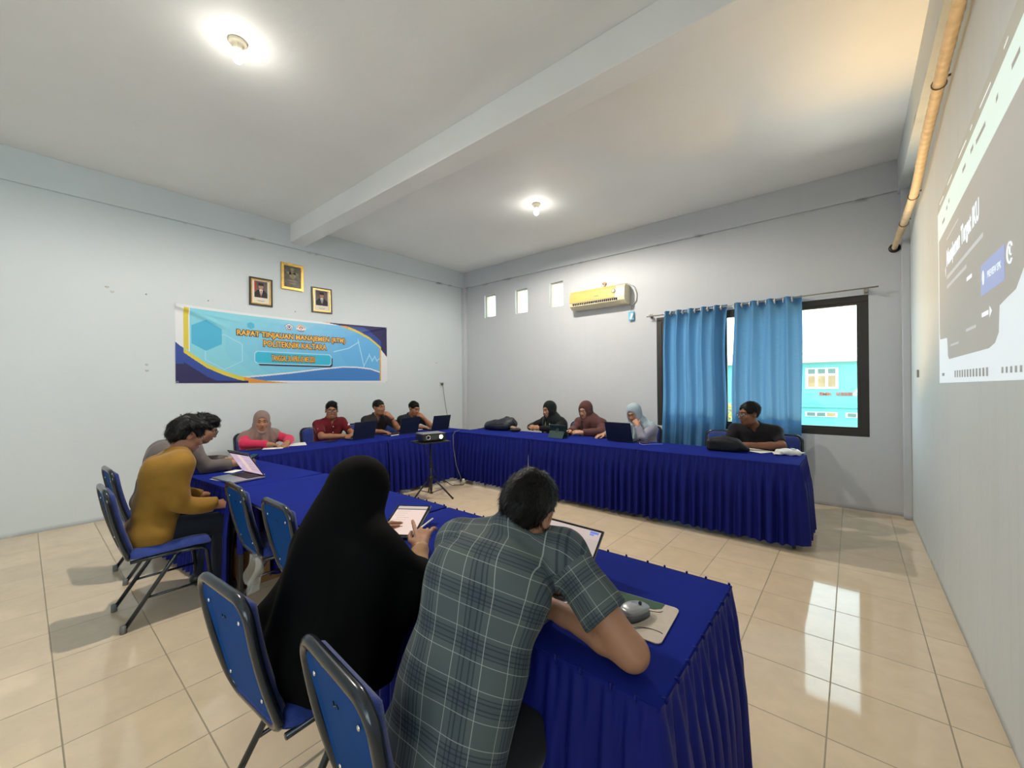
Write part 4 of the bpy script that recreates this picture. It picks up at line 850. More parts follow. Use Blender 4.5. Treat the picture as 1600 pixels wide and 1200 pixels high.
# ------------------------------------------------------------------ stacking chairs
M_tube = mat('dark_navy_tube', (.012, .018, .026), .26, .3, coat=.4); M_plush = mat('blue_plush', (.012, .035, .22), .8, noise=.25, nscale=26, sheen=.4, bump=.25, bscale=300)
M_panel = mat('blue_back_board', (.003, .052, .21), .6, spec=.05, noise=.06, nscale=9); M_chrome = mat('chrome_rivet', (.8, .8, .8), .15, 1.0); M_cap = mat('worn_grey_cap', (.16, .16, .15), .6, noise=.3, nscale=50)
BW = .355
def chair_proto(name):
    t = thing(name, 'x', 'chair')
    # back frame: flat-oval tube bent into a closed rounded rectangle, leaning back
    zb, zt = .415, .845; yb, yt = -.185, -.285
    BY = lambda z: yb + (yt - yb) * (z - zb) / (zt - zb) - .012 * math.sin(PI * (z - zb) / (zt - zb))
    out = rrect(BW, zt - zb, .065, 7); dens = []
    for i, p in enumerate(out):
        q = out[(i + 1) % len(out)]; n = max(1, int(math.hypot(q[0] - p[0], q[1] - p[1]) / .03))
        for k in range(n): dens.append((p[0] + (q[0] - p[0]) * k / n, p[1] + (q[1] - p[1]) * k / n))
    zc = (zb + zt) / 2
    MB().tube([(x, BY(zc + z), zc + z) for x, z in dens], .0165, 10, True, up=(0, 1, 0), flat=.9).build('back_frame', M_tube, t, True)
    pl = rrect(BW - .036, zt - zb - .036, .05, 5)
    b = MB(); n = len(pl); ring = lambda dy: [(x, BY(zc + z) + dy, zc + z) for x, z in pl]
    vs = ring(-.006) + ring(.002); b.add(vs, [tuple(range(n)), tuple(range(n, 2 * n))[::-1]] + [(i, (i + 1) % n, n + (i + 1) % n, n + i) for i in range(n)])
    pan = b.build('back_panel', M_panel, t)
    for x in (-.115, .115):
        for z in (zt - .075, zb + .09): MB().sphere((x, BY(z) - .007, z), (.0065, .003, .0065), 8, 5).build('rivet', M_chrome, pan, True)
    MB().tube([(-.014, BY(zt - .09) - .007, zt - .09), (-.006, BY(zt - .09) - .008, zt - .096), (.006, BY(zt - .09) - .008, zt - .088), (.014, BY(zt - .09) - .007, zt - .094)], .0018, 5).build('clip_mark', M_tube, pan, True)
    # back cushion, puffed
    b = MB(); N = 14
    for sgn in (1,):
        def cf(u, v):
            x, z = (u - .5) * (BW - .022), zb + .012 + v * (zt - zb - .008); e = min(u, 1 - u, v, 1 - v); k = min(1, e / .13); k = math.sqrt(max(0, 1 - (1 - k) ** 2))
            cx = (BW / 2 - .011) - .05; cz0 = zb + .06; cz1 = zt - .05; rr = .045   # round off the corners
            if abs(x) > cx and (z > cz1 or z < cz0):
                dx, dz = abs(x) - cx, (z - cz1) if z > cz1 else (z - cz0); d = math.hypot(dx, dz)
                if d > rr: x = math.copysign(cx + dx * rr / d, x); z = (cz1 if z > cz1 else cz0) + dz * rr / d
            return (x, BY(z) + .004 + .036 * k, z)
        b.grid(N, N, cf)
    b.build('back_cushion', M_plush, t, True, solid=.004, fix=False)
    # seat
    def sf(u, v, up):
        x, y = (u - .5) * .40, -.20 + v * .435; e = min(u, 1 - u, v, 1 - v); k = min(1, e / .12); k = math.sqrt(max(0, 1 - (1 - k) ** 2))
        cx, cy0, cy1 = .14, -.13, .165; r = .065
        if abs(x) > cx and (y > cy1 or y < cy0):
            dx, dy = abs(x) - cx, (y - cy1) if y > cy1 else (y - cy0); d = math.hypot(dx, dy)
            if d > r: x = math.copysign(cx + dx * r / d, x); y = (cy1 if y > cy1 else cy0) + dy * r / d
        z = .428 + (.046 * k if up else -.004) - .012 * max(0, v - .75) / .25
        return (x, y, z)
    b = MB(); b.grid(16, 16, lambda u, v: sf(u, v, True)); b.grid(16, 16, lambda u, v: sf(u, v, False))
    b.build('seat', M_plush, t, True)
    b = MB(); q = [(-.185, -.19, .41), (-.185, .19, .412), (.185, .19, .412), (.185, -.19, .41)]
    b.tube([(-.186, -.185, .408), (-.186, .175, .408), (-.16, .205, .408), (.16, .205, .408), (.186, .175, .408), (.186, -.185, .408)], .011, 8)
    b.build('seat_frame', M_tube, t, True)
    for sx in (-1, 1):
        f = [(sx * .186, .03, .405), (sx * .188, .165, .40), (sx * .19, .195, .375), (sx * .196, .228, .02)]
        l = MB().tube(f, .0125, 9).build('leg', M_tube, t, True); MB().lathe([(0, 0), (.017, 0), (.016, .045), (.0, .047)], (sx * .1965, .229, 0), 10).build('foot_cap', M_cap, l, True)
        f = [(sx * .186, .06, .405), (sx * .186, .03, .385), (sx * .19, -.215, .02)]
        l = MB().tube(f, .0125, 9).build('leg', M_tube, t, True); MB().lathe([(0, 0), (.017, 0), (.016, .045), (.0, .047)], (sx * .19, -.217, 0), 10).build('foot_cap', M_cap, l, True)
        MB().tube([(sx * .187, -.115, .17), (sx * .192, .213, .17)], .008, 8).build('side_rail', M_tube, t, True)
    return t
chair0 = chair_proto('stacking_chair'); used = []
def chair(label, x, y, rz_deg):
    c = chair0 if not used else copy_tree(chair0); used.append(c)
    c.location = (x, y, 0); c.rotation_euler = (0, 0, math.radians(rz_deg)); c['label'] = label; c['group'] = 'blue stacking chairs'; c['category'] = 'chair'; return c
chair('blue stacking chair under the man in the mustard shirt', -3.53, .60, 0)
chair('blue stacking chair by the wall, under the man in grey', -4.35, .70, 2)
chair('empty blue chair pushed in, left one of two, with clear plastic hanging off it', -2.93, 1.125, -2)
chair('empty blue chair pushed in, right one of two, beside the woman in the black veil', -2.33, 1.135, 0)
chair('blue stacking chair under the woman in the long black veil', -1.515, .675, 4)
chair('blue stacking chair in the foreground behind the man in plaid', -.865, .72, -4)
chair('blue stacking chair of the woman in pink', -5.83, 1.93, -90)
chair('blue plastic-covered chair of the man in the maroon shirt', -5.83, 2.75, -90)
chair('blue stacking chair of the man with the wristwatch, his hand at his chin', -5.86, 3.46, -90)
chair('blue stacking chair of the man farthest into the corner', -5.86, 4.12, -90)
chair('blue stacking chair of the woman with the lanyard', -3.32, 5.42, 180)
chair('blue stacking chair of the woman in brown', -2.83, 5.44, 180)
chair('blue stacking chair of the woman in the pale blue veil', -2.23, 5.42, 178)
chair('empty blue chair behind the black bag, in front of the left curtain', -1.25, 5.36, 182)
chair('blue stacking chair behind the man in the black shirt by the window', -.63, 5.34, 176)
# clear plastic hanging from the back of one chair
M_plas = mat('clear_plastic_film', (.62, .62, .60), .22, alpha=.18)
def pf(u, v):
    x = -2.83 + .13 * u + .05 * v * (u - .5) + .03 * math.sin(6 * v); z = .45 - .25 * v * (1 - .5 * abs(u - .4)); return (x, .905 - .025 * math.sin(9 * u + 3 * v) - .03 * v, z)
tag(MB().grid(24, 24, pf).build('plastic_bag', M_plas, None, True, fix=False, solid=.001), 'crumpled clear plastic hanging below the left empty chair', 'plastic bag')
# cardboard box under the tables
M_card = mat('brown_cardboard', (.26, .13, .045), .85, noise=.08, nscale=4); M_tape = mat('packing_tape', (.36, .24, .12), .35)
bx = thing('cardboard_box', 'brown cardboard box on the floor under the left near table', 'box', (-3.58, 1.24, 0))
b = MB(); w, d, h, k = .38, .50, .29, .004
b.boxx(-w / 2, w / 2, -d / 2, -d / 2 + k, 0, h); b.boxx(-w / 2, w / 2, d / 2 - k, d / 2, 0, h); b.boxx(-w / 2, -w / 2 + k, -d / 2, d / 2, 0, h); b.boxx(w / 2 - k, w / 2, -d / 2, d / 2, 0, h); b.boxx(-w / 2, w / 2, -d / 2, d / 2, 0, k)
b.build('carton', M_card, bx)
for s in (-1, 1): MB().box((s * w / 4, 0, h + .004), (w / 2 - .004, d, .004), rotm(0, -s * .05)).build('flap', M_card, bx)
MB().boxx(-.025, .025, -d / 2 - .001, d / 2 + .001, h + .007, h + .0085).boxx(-.025, .025, -d / 2 - .0015, -d / 2 - .0002, .16, h + .008).build('tape', M_tape, bx)

# ------------------------------------------------------------------ electronics
M_key = mat('keyboard_black', (.015, .015, .017), .5); M_dnavy = mat('blue_black_lid', (.010, .014, .028), .35, coat=.2); M_silver = mat('silver_aluminium', (.55, .55, .56), .32, .9); M_space = mat('space_grey', (.11, .12, .13), .35, .7)
S_white = mat('lit_screen_page', (.1, .1, .1), .2, emit=(1.0, .76, .66), estr=.62); S_bar = mat('lit_screen_bar', (.1, .1, .1), .2, emit=(.80, .66, .62), estr=.52); S_blue = mat('lit_screen_blue', (.05, .05, .1), .2, emit=(.12, .22, .8), estr=.7)
S_dim = mat('lit_screen_margin', (.1, .1, .1), .2, emit=(.62, .52, .48), estr=.6); S_txt = mat('screen_text_grey', (.2, .2, .2), .4, emit=(.6, .42, .38), estr=.5); S_lil = mat('lit_screen_lilac', (.1, .1, .1), .2, emit=(.85, .62, .78), estr=.55); S_dark = mat('screen_dark_bits', (.03, .03, .03), .3)
S_off = mat('dark_glass_screen', (.006, .006, .008), .08)
def laptop(label, x, y, rz, w, d, back, mb, ml, kind, z=ZT + .002):
    """local frame: user sits at -y; hinge at +y; 'back' = lean of lid past vertical (deg)"""
    t = thing('laptop', label, 'laptop', (x, y, z), math.radians(rz))
    MB().box((0, 0, .0085), (w, d, .015), None, 0, .004).build('base', mb, t)
    k = MB().boxx(-w * .44, w * .44, -d * .02, d * .38, .016, .0168)
    kb = k.build('keyboard', M_key, t); b = MB()
    for r in range(5):
        for c in range(13): b.boxx(-w * .43 + c * w * .0665, -w * .43 + (c + .86) * w * .0665, d * .30 - r * d * .075, d * .30 + d * .058 - r * d * .075, .0168, .0182)
    b.build('key', M_key, kb)['kind'] = 'stuff'
    MB().boxx(-w * .14, w * .14, -d * .42, -d * .08, .016, .0166).build('touchpad', mb, t)
    a = math.radians(back); R = rotm(-a); h = d * .98; o = Vector((0, d / 2 - .006, .014))
    lid = MB().box(o + R @ Vector((0, .004, h / 2)), (w, .006, h), R, 0, .0028).build('lid', ml, t)
    F = lambda yy: (lambda u, v, q: tuple(o + R @ Vector((u, .001 - yy - q, v))))
    bz = MB().prism(rrect(w - .004, h - .004, .006), lambda u, v, q: F(0)(u, v + h / 2, q), .0008).build('bezel', S_off, lid)
    def rect(x0, x1, z0, z1, m, yy, name): MB().prism([(x0, z0), (x1, z0), (x1, z1), (x0, z1)], F(yy), .0004).build(name, m, lid)
    W2, z0, z1 = w / 2 - .008, .016, h - .010
    if kind == 'document':
        rect(-W2, W2, z0, z1, S_dim, .001, 'screen'); rect(-W2, W2, z1 - .032, z1, S_bar, .0016, 'toolbar'); rect(-W2 * .70, W2 * .66, z0, z1 - .036, S_white, .0016, 'page')
        rect(W2 * .74, W2 * .95, z1 - .011, z1 - .003, S_blue, .0022, 'button'); rect(W2 * .74, W2 * .85, z1 - .018, z1 - .013, S_blue, .0022, 'button')
        for i in range(14): rect(-W2 * .9 + i * W2 * .11, -W2 * .84 + i * W2 * .11, z1 - .022, z1 - .016, S_txt, .0022, 'toolbar_icon')
        for i in range(9): rect(-W2 * .58, W2 * (.45 - .15 * (i % 3)), z0 + .012 + i * .013, z0 + .015 + i * .013, S_txt, .0022, 'text_line')
    elif kind == 'lilac':
        rect(-W2, W2, z0, z1, S_lil, .001, 'screen'); rect(-W2, W2, z1 - .018, z1, S_dark, .0016, 'toolbar'); rect(-W2 * .25, W2 * .12, z0 + .02, z1 - .02, S_white, .0016, 'page')
        for i in range(4): rect(W2 * .2, W2 * .8, z0 + .04 + i * .03, z0 + .05 + i * .03, S_dim, .0022, 'text_line')
    else: rect(-W2, W2, z0, z1, S_off, .001, 'screen')
    if kind == 'logo': MB().prism([(.018 * math.cos(q), h / 2 + .018 * math.sin(q)) for q in np.linspace(0, 2 * PI, 13)[:-1]], lambda u, v, q: tuple(o + R @ Vector((u, .0072 + q, v))), .0004).build('lid_mark', M_space, lid)
    return t
laptop('open laptop with a document on screen, in front of the man in plaid', -.868, 1.085, -2, .335, .232, 43, M_space, M_space, 'document')
laptop('open silver laptop with a pink screen in front of the man in the mustard shirt', -3.675, 1.08, 7, .335, .235, -32, M_silver, M_space, 'lilac')
laptop('black laptop in front of the man in the maroon shirt', -5.16, 2.93, -84, .345, .235, 14, M_dnavy, M_dnavy, '')
laptop('black laptop in front of the man with the wristwatch', -5.17, 3.66, -84, .36, .24, 14, M_dnavy, M_dnavy, '')
laptop('black laptop nearest the corner of the room', -5.16, 4.27, -92, .34, .235, 16, M_dnavy, M_dnavy, '')
laptop('black laptop in front of the woman in the pale blue veil', -2.20, 4.83, 178, .345, .24, 16, M_dnavy, M_dnavy, '')
# tablet lying in front of the woman in the black veil
def tablet_flat(label, x, y, z, rz, tilt):
    t = thing('tablet', label, 'tablet', (x, y, z), math.radians(rz)); t.rotation_euler = (math.radians(tilt), 0, math.radians(rz)); w, h = .185, .262
    MB().box((0, 0, .006), (w, h, .012), None, 0, .005).build('case', mat('grey_blue_case', (.06, .075, .095), .5), t)
    bz = MB().prism(rrect(w - .008, h - .008, .008), lambda u, v, q: (u, v, .0121 + q), .0008).build('bezel', S_off, t)
    def rect(x0, x1, y0, y1, m, d, n): MB().boxx(x0, x1, y0, y1, d, d + .0005).build(n, m, t)
    rect(-w * .42, w * .42, -h * .44, h * .44, S_white, .0130, 'screen'); rect(-w * .42, w * .42, h * .33, h * .355, S_dark, .0136, 'divider'); rect(-w * .42, w * .42, h * .356, h * .44, S_bar, .0136, 'toolbar')
    for i, (a, c) in enumerate(((-.36, 0), (-.36, -.05), (-.38, -.1), (-.30, .06), (-.38, 0), (-.34, -.02))): rect(w * a, w * c, h * (.27 - .07 * i), h * (.278 - .07 * i), S_txt, .0136, 'text_line')
    rect(-w * .2, w * .02, -h * .22, -h * .20, S_dark, .0138, 'button'); MB().lathe([(0, 0), (.006, 0), (.006, .002), (0, .002)], (w * .47, h * .36, .0122), 10).build('camera_ring', S_off, t)
    return t
tablet_flat('tablet showing a pale pink page under the black-veiled woman\'s finger', -1.70, 1.215, ZT + .040, 33, 16)
sty = tag(MB().tube([(-1.60, 1.30, .80), (-1.478, 1.075, .805)], .0042, 8).tube([(-1.478, 1.075, .805), (-1.472, 1.064, .805)], [.004, .001], 8).build('stylus', mat('white_plastic2', (.75, .75, .73), .3), None, True), 'white stylus held over the tablet by the black-veiled woman', 'stylus')
# tablet standing in its green folding case
t = thing('tablet', 'tablet in a dark green folding case standing in front of the woman in brown', 'tablet', (-3.005, 4.60, ZT + .001), math.radians(176)); M_green = mat('dark_green_case', (.022, .055, .048), .6, noise=.1, nscale=20); M_dgreen = mat('darker_green_case', (.010, .026, .024), .6)
R = rotm(math.radians(-20)); MB().box((0, .02, .09), (.255, .009, .178), R, 0, .004).build('case_back', M_green, t)
MB().box((0, .012, .09), (.247, .006, .170), R, 0, .002).build('screen', S_off, t)
MB().box((0, .0415, .135), (.255, .004, .055), R, 0, .001).build('case_flap', M_dgreen, t)
MB().prism([(-.12, .004), (.12, .004), (.12, .09), (-.12, .09)], lambda u, v, q: (u, .105 - v * .55 + q, v), .005).build('stand_panel', M_green, t)
MB().prism([(.026 * math.cos(a), .098 + .03 * math.sin(a)) for a in np.linspace(0, 2 * PI, 15)[:-1]], lambda u, v, q: (u, .1105 - v * .55 + q, v), .001).build('round_cutout', M_dgreen, t)
MB().boxx(-.12, .12, .0, .11, 0, .004).build('stand_base', M_dgreen, t)
# phones
M_ph = mat('phone_black', (.008, .008, .010), .2)
def phone(label, x, y, z, rz, m=M_ph, tilt=(0, 0), size=(.073, .15, .009)):
    t = thing('phone', label, 'phone', (x, y, z)); t.rotation_euler = (math.radians(tilt[0]), math.radians(tilt[1]), math.radians(rz))
    MB().box((0, 0, size[2] / 2), size, None, 0, .0035).build('case', m, t); MB().boxx(-size[0] / 2 + .004, size[0] / 2 - .004, -size[1] / 2 + .006, size[1] / 2 - .006, size[2], size[2] + .0005).build('screen', S_off, t)
    MB().boxx(-size[0] / 2 + .006, -size[0] / 2 + .026, size[1] / 2 - .03, size[1] / 2 - .008, -.0015, .0005).build('camera_bump', m, t); return t
phone('black phone on the table by the man in the maroon shirt', -5.16, 2.55, ZT + .002, 15)
phone('phone with a red-brown case on the table right of the pale blue veiled woman', -1.93, 4.78, ZT + .002, 70, mat('red_brown_case', (.16, .045, .035), .5))
phone('black phone in the hands of the woman with the lanyard', -3.72, 4.95, ZT + .052, 120, M_ph, (28, 0))
phone('black phone in the hands of the man in grey', -4.14, 1.30, ZT + .072, 20, M_ph, (20, 0))
t = thing('notebook', 'closed dark notebook lying before the man with the wristwatch', 'notebook', (-5.10, 3.385, ZT + .002), math.radians(8))
MB().box((0, 0, .007), (.20, .15, .014), None, 0, .003).build('cover', M_dnavy, t); MB().box((.003, 0, .007), (.196, .146, .010)).build('pages', mat('paper_white', (.78, .77, .74), .8), t)
M_paper = mat('paper_white', (.78, .77, .74), .8)
def paper(label, x, y, rz, w=.21, h=.297, name='paper_sheet', z=.0022):
    return tag(MB().grid(6, 8, lambda u, v: ((u - .5) * w, (v - .5) * h, .0006 + .002 * max(0, abs(u - .5) * 2 - .7) * (1 + math.sin(5 * v)))).build(name, M_paper, None, True, (x, y, ZT + z), fix=False, solid=.0006), label, 'paper'), None
def paper2(*a, **k):
    o = paper(*a, **k)[0]; o.rotation_euler = (0, 0, math.radians(a[3])); return o
paper2('white sheet directly in front of the woman in pink', -5.22, 1.90, 62); paper2('white sheet to the right of the woman in pink\'s hands', -5.27, 2.17, 70)
paper2('white paper half under the silver laptop\'s left side', -3.755, 1.10, 12, .22, .30); paper2('small white paper slip beside the grey-shirted man\'s sleeve', -4.02, 1.15, 30, .09, .12)
paper2('white sheet under the forearm of the man in the black shirt', -.78, 4.90, 60)
t = thing('notebook', 'thin dark folder under the woman in pink\'s right arm', 'notebook', (-5.27, 1.70, ZT + .002), math.radians(75)); MB().box((0, 0, .005), (.15, .21, .010), None, 0, .002).build('cover', mat('dark_brown_leather', (.05, .02, .02), .5), t)
# mouse pad and mouse
t = thing('mouse_pad', 'green and beige mouse pad at the near right table corner', 'mouse pad', (-.548, 1.205, ZT + .0015), math.radians(4)); w, h = .27, .215
M_mbeige = mat('pad_beige', (.52, .45, .38), .8, noise=.06, nscale=30); M_mgreen = mat('pad_green', (.035, .085, .05), .8); M_mline = mat('pad_line', (.02, .02, .02), .8)
MB().prism(rrect(w, h, .018), lambda u, v, q: (u, v, q), .003).build('pad', M_mbeige, t)
gp = [(u, v) for u, v in rrect(w - .003, h - .003, .017)]
poly = [(-w / 2 + .002, .022), (-.06, .012), (-.03, .004), (.0, .02), (.03, .05), (.07, .058), (.088, .075), (.09, h / 2 - .002)] + [(-w / 2 + .02, h / 2 - .002), (-w / 2 + .006, h / 2 - .008), (-w / 2 + .002, h / 2 - .022)]
MB().prism(poly, lambda u, v, q: (u, v, .003 + q), .0006).build('green_shape', M_mgreen, t)
b = MB()
for (cx, cy, r0, r1, a0, a1) in ((.045, .065, .05, .025, -2.8, -.1), (.04, .062, .055, .022, -2.7, -.3), (.10, -.10, .06, .05, 1.1, 3.0), (.105, -.105, .058, .055, .9, 2.9), (-.07, .02, .04, .018, 0, 2.8)):
    b.tube([(cx + r0 * math.cos(a), cy + r1 * math.sin(a), .0036) for a in np.linspace(a0, a1, 14) if abs(cx + r0 * math.cos(a)) < w / 2 - .003 and abs(cy + r1 * math.sin(a)) < h / 2 - .003] or [(0, 0, .0036), (.001, 0, .0036)], .0009, 4)
b.build('ink_lines', M_mline, t)
t = thing('mouse', 'grey computer mouse on the mouse pad', 'mouse', (-.515, 1.195, ZT + .0052), math.radians(-18))
def mouse_mesh(z0, zt, sc, name, m, par):
    b = MB(); vs = []; n = 28; L = 8
    for j in range(L + 1):
        t = j / L; rr = math.sqrt(max(0, 1 - t ** 3.2)); z = z0 + (zt - z0) * (t ** .75)
        for i in range(n):
            a = 2 * PI * i / n; c, s = math.cos(a), math.sin(a); q = (abs(c) ** 2.8 + abs(s) ** 2.8) ** (-1 / 2.8)
            vs.append((.031 * sc * q * c * (.35 + .65 * rr), .052 * sc * q * s * (.35 + .65 * rr) , z - .010 * t * (s > 0) * s))
    fs = [(j * n + i, j * n + (i + 1) % n, (j + 1) * n + (i + 1) % n, (j + 1) * n + i) for j in range(L) for i in range(n)] + [tuple(range(n))[::-1], tuple(L * n + i for i in range(n))]
    return b.add(vs, fs).build(name, m, par, True)
mouse_mesh(0, .026, 1.0, 'body', M_space, t); mouse_mesh(.018, .038, .96, 'top_shell', mat('satin_grey', (.33, .34, .35), .3, .4), t)
MB().lathe([(0, -.003), (.005, -.003), (.006, 0), (.005, .003), (0, .003)], (0, .024, .0325), 12, rotm(0, PI / 2)).build('scroll_wheel', M_blk, t, True)
tag(mouse_mesh(0, .034, .95, 'mouse', M_blk, None), 'black mouse under the right hand of the pale blue veiled woman', 'mouse').location = (-2.56, 4.86, ZT + .002)

# ------------------------------------------------------------------ projector on a tripod stand
PX, PY = -4.19, 3.385
t = thing('projector_stand', 'black tripod stand holding the projector inside the table ring', 'tripod stand', (PX, PY, 0))
MB().box((0, 0, .735), (.33, .42, .012), rotm(0, 0, math.radians(-14)), 0, .003).build('platform', M_blk, t)
MB().tube([(0, 0, .10), (0, 0, .43)], .0165, 12).tube([(0, 0, .40), (0, 0, .73)], .012, 12).build('pole', M_blk, t, True)
MB().lathe([(0, .40), (.024, .40), (.024, .44), (0, .445)], (0, 0, 0), 14).build('collar', M_blk, t, True)
MB().lathe([(0, .245), (.034, .245), (.036, .28), (.022, .295), (0, .295)], (0, 0, 0), 14).build('hub', M_blk, t, True)
MB().tube([(0, 0, .07), (0, 0, .20)], .013, 10).build('lower_tube', mat('grey_tube', (.25, .25, .26), .3, .7), t, True); MB().lathe([(0, .06), (.022, .06), (.022, .08), (0, .082)], (0, 0, 0), 12).build('lower_collar', M_blk, t, True)
for a in (30, 148, 205 + 60):
    c, s = math.cos(math.radians(a)), math.sin(math.radians(a)); l = MB().tube([(.03 * c, .03 * s, .265), (.285 * c, .285 * s, .012)], .011, 9).build('leg', M_blk, t, True)
    MB().sphere((.287 * c, .287 * s, .012), .014, 8, 6).build('foot', M_blk, l, True); MB().tube([(.015 * c, .015 * s, .075), (.165 * c, .165 * s, .13)], .005, 6).build('brace', M_blk, t, True)
t = thing('projector', 'black projector shining its lens, on the tripod stand', 'projector', (PX, PY, .7415), math.radians(-16))
M_pbody = mat('projector_black', (.010, .012, .013), .35, coat=.2); M_pgrey = mat('projector_grey_top', (.20, .21, .24), .4)
MB().box((0, 0, .058), (.25, .32, .092), None, 0, .012).build('body', M_pbody, t); MB().box((0, 0, .1045), (.236, .306, .004), None, 0, .0018).build('top_cover', M_pgrey, t)
MB().boxx(.1245, .1262, -.13, .13, .03, .085).build('front_grille', mat('grille_grey', (.05, .055, .05), .5), t)
R = rotm(0, PI / 2); MB().lathe([(0, 0), (.034, 0), (.034, .012), (.028, .014), (.026, .006), (0, .005)], (.125, .085, .06), 22, R).build('lens_ring', M_pbody, t, True)
MB().lathe([(0, .006), (.024, .006), (.018, .010), (0, .012)], (.1255, .085, .06), 18, R).build('lit_lens', mat('lit_lens', (.9, .95, .95), .1, emit=(.75, 1.0, .92), estr=9), t, True)
MB().lathe([(0, 0), (.03, 0), (.03, .008), (.022, .008), (.020, .002), (0, .001)], (.125, -.085, .058), 20, R).build('vent_ring', M_chrome, t, True)
MB().sphere((.127, -.085, .058), (.004, .019, .019), 12, 8).build('dark_port', S_off, t, True)
for sx in (-1, 1):
    for sy in (-1, 1): MB().lathe([(0, 0), (.01, 0), (.01, .014), (0, .014)], (sx * .09, sy * .12, 0), 10).build('foot', M_blk, t)
for k in range(4): MB().lathe([(0, 0), (.008, 0), (.007, .003), (0, .003)], (-.03, -.10 + k * .03, .1065), 10).build('button', M_blk, t)
cp = [(-4.33, 3.42, .80), (-4.45, 3.50, .6), (-4.47, 3.7, .2), (-4.42, 3.95, .02), (-4.36, 4.1, .008), (-4.40, 4.20, .02)]
tag(MB().tube(cp, .005, 7).build('electric_cable', M_blk, None, True), 'black cord running from the projector to the floor extension block', 'cord')
t = thing('extension_block', 'white extension block on the floor behind the tripod', 'extension block', (-4.43, 4.19, 0), .6)
MB().box((0, 0, .02), (.06, .13, .04), None, 0, .006).build('housing', mat('dirty_white_plastic', (.62, .56, .46), .5), t); MB().lathe([(0, 0), (.02, 0), (.018, .035), (0, .036)], (0, -.03, .04), 12).build('plug', mat('white_plastic', (.8, .8, .78), .35), t, True)
cp = [(-4.74, 4.40, .75), (-4.70, 4.27, .742), (-4.685, 4.215, .70), (-4.66, 4.20, .5), (-4.58, 4.18, .25), (-4.47, 4.18, .05), (-4.44, 4.19, .044)]
tag(MB().tube(cp, .0045, 7).build('power_lead', M_grey, None, True), 'thin grey cord coming over the corner table edge to the extension block', 'cord')
cp = [(-5.30, 3.98, ZT + .004), (-5.12, 3.95, ZT + .005), (-5.0, 3.99, ZT + .004), (-4.93, 3.90, ZT + .004), (-4.98, 3.78, ZT + .004), (-5.0, 3.62, ZT + .004)]
tag(MB().tube(cp, .004, 6).build('charger_cable', M_blk, None, True), 'black charger cable lying on the corner table between two laptops', 'cable')
cp = [(-1.99, 4.80, ZT + .004), (-1.93, 4.66, ZT + .004), (-1.86, 4.60, ZT + .004), (-1.80, 4.70, ZT + .004), (-1.70, 4.78, ZT + .004)]
tag(MB().tube(cp, .0028, 6).build('charger_cable', mat('pale_blue_cable', (.35, .45, .75), .4), None, True), 'pale cable lying on the table seam by the red-brown phone', 'cable')
# ------------------------------------------------------------------ bags on the window row
M_bag = mat('dark_blue_grey_nylon', (.014, .017, .027), .55, noise=.2, nscale=12, bump=.3, bscale=40); M_bagb = mat('black_nylon', (.006, .006, .007), .6, noise=.2, nscale=20, bump=.2, bscale=60)
s = SDF()
s.add(ell((0, 0, .075), (.25, .15, .085)), .03); s.add(ell((.12, .02, .10), (.15, .14, .095)), .05); s.add(cone((-.24, 0, .04), (-.10, 0, .08), .045, .07), .05); s.add(ell((.05, -.10, .07), (.15, .06, .06)), .03)
s.add(cone((.20, .0, .16), (.26, -.02, .08), .03, .028), .04)
s.cut((0, 0, -1), 0.0); s.noise(.006, 26, 3)
bp = thing('backpack', 'dark blue-grey backpack lying on the corner of the window row', 'backpack', (-4.27, 4.84, ZT + .002), math.radians(18))
smesh(s, .008, 'bag_body', M_bag, bp)
MB().tube([(.22, -.05, .16), (.28, -.06, .10), (.27, -.05, .02), (.18, -.10, .012)], .013, 8, flat=.4).build('shoulder_strap', M_bagb, bp, True)
MB().tube([(-.26, .0, .03), (-.33, -.03, .012), (-.37, -.05, .010)], .009, 7, flat=.5).build('strap_end', M_bagb, bp, True)
MB().tube([(.05, .04, .185), (.09, .02, .205), (.14, .01, .20), (.17, 0, .185)], .008, 7).build('carry_handle', M_bagb, bp, True)
MB().tube([(-.12, -.125, .10), (0, -.155, .105), (.12, -.15, .11)], .004, 5).build('zip', M_bagb, bp, True)
pc = thing('pouch', 'small tan and dark pouch beside the dark backpack', 'pouch', (-3.91, 4.77, ZT + .001), .3)
s = SDF(); s.add(ell((0, 0, .03), (.085, .055, .035)), .01); s.cut((0, 0, -1), 0); s.noise(.004, 50, 2); smesh(s, .006, 'pouch_body', mat('dark_pouch', (.03, .022, .018), .6), pc)
MB().box((-.03, .0, .062), (.09, .07, .02), rotm(.2, .2), 0, .008).build('tan_flap', mat('tan_cloth', (.32, .22, .14), .8), pc)
bg = thing('handbag', 'black soft bag on the table in front of the man in the black shirt', 'bag', (-1.01, 4.69, ZT + .001), math.radians(6))
s = SDF(); s.add(rbox((-.035, 0, .062), (.145, .062, .062), .03), .02); s.add(ell((-.02, 0, .09), (.135, .062, .07)), .04); s.add(cone((.10, 0, .06), (.185, .0, .03), .05, .03), .05); s.cut((0, 0, -1), 0); s.noise(.004, 30, 4)
smesh(s, .007, 'bag_body', M_bagb, bg); MB().tube([(-.15, -.06, .12), (-.02, -.072, .145), (.11, -.062, .115)], .004, 6).build('zip', mat('dark_zip', (.02, .02, .02), .4), bg, True)
pk = thing('tissue_pack', 'white crumpled plastic pack at the right end of the window row', 'packet', (-.485, 4.79, ZT + .001), math.radians(24))
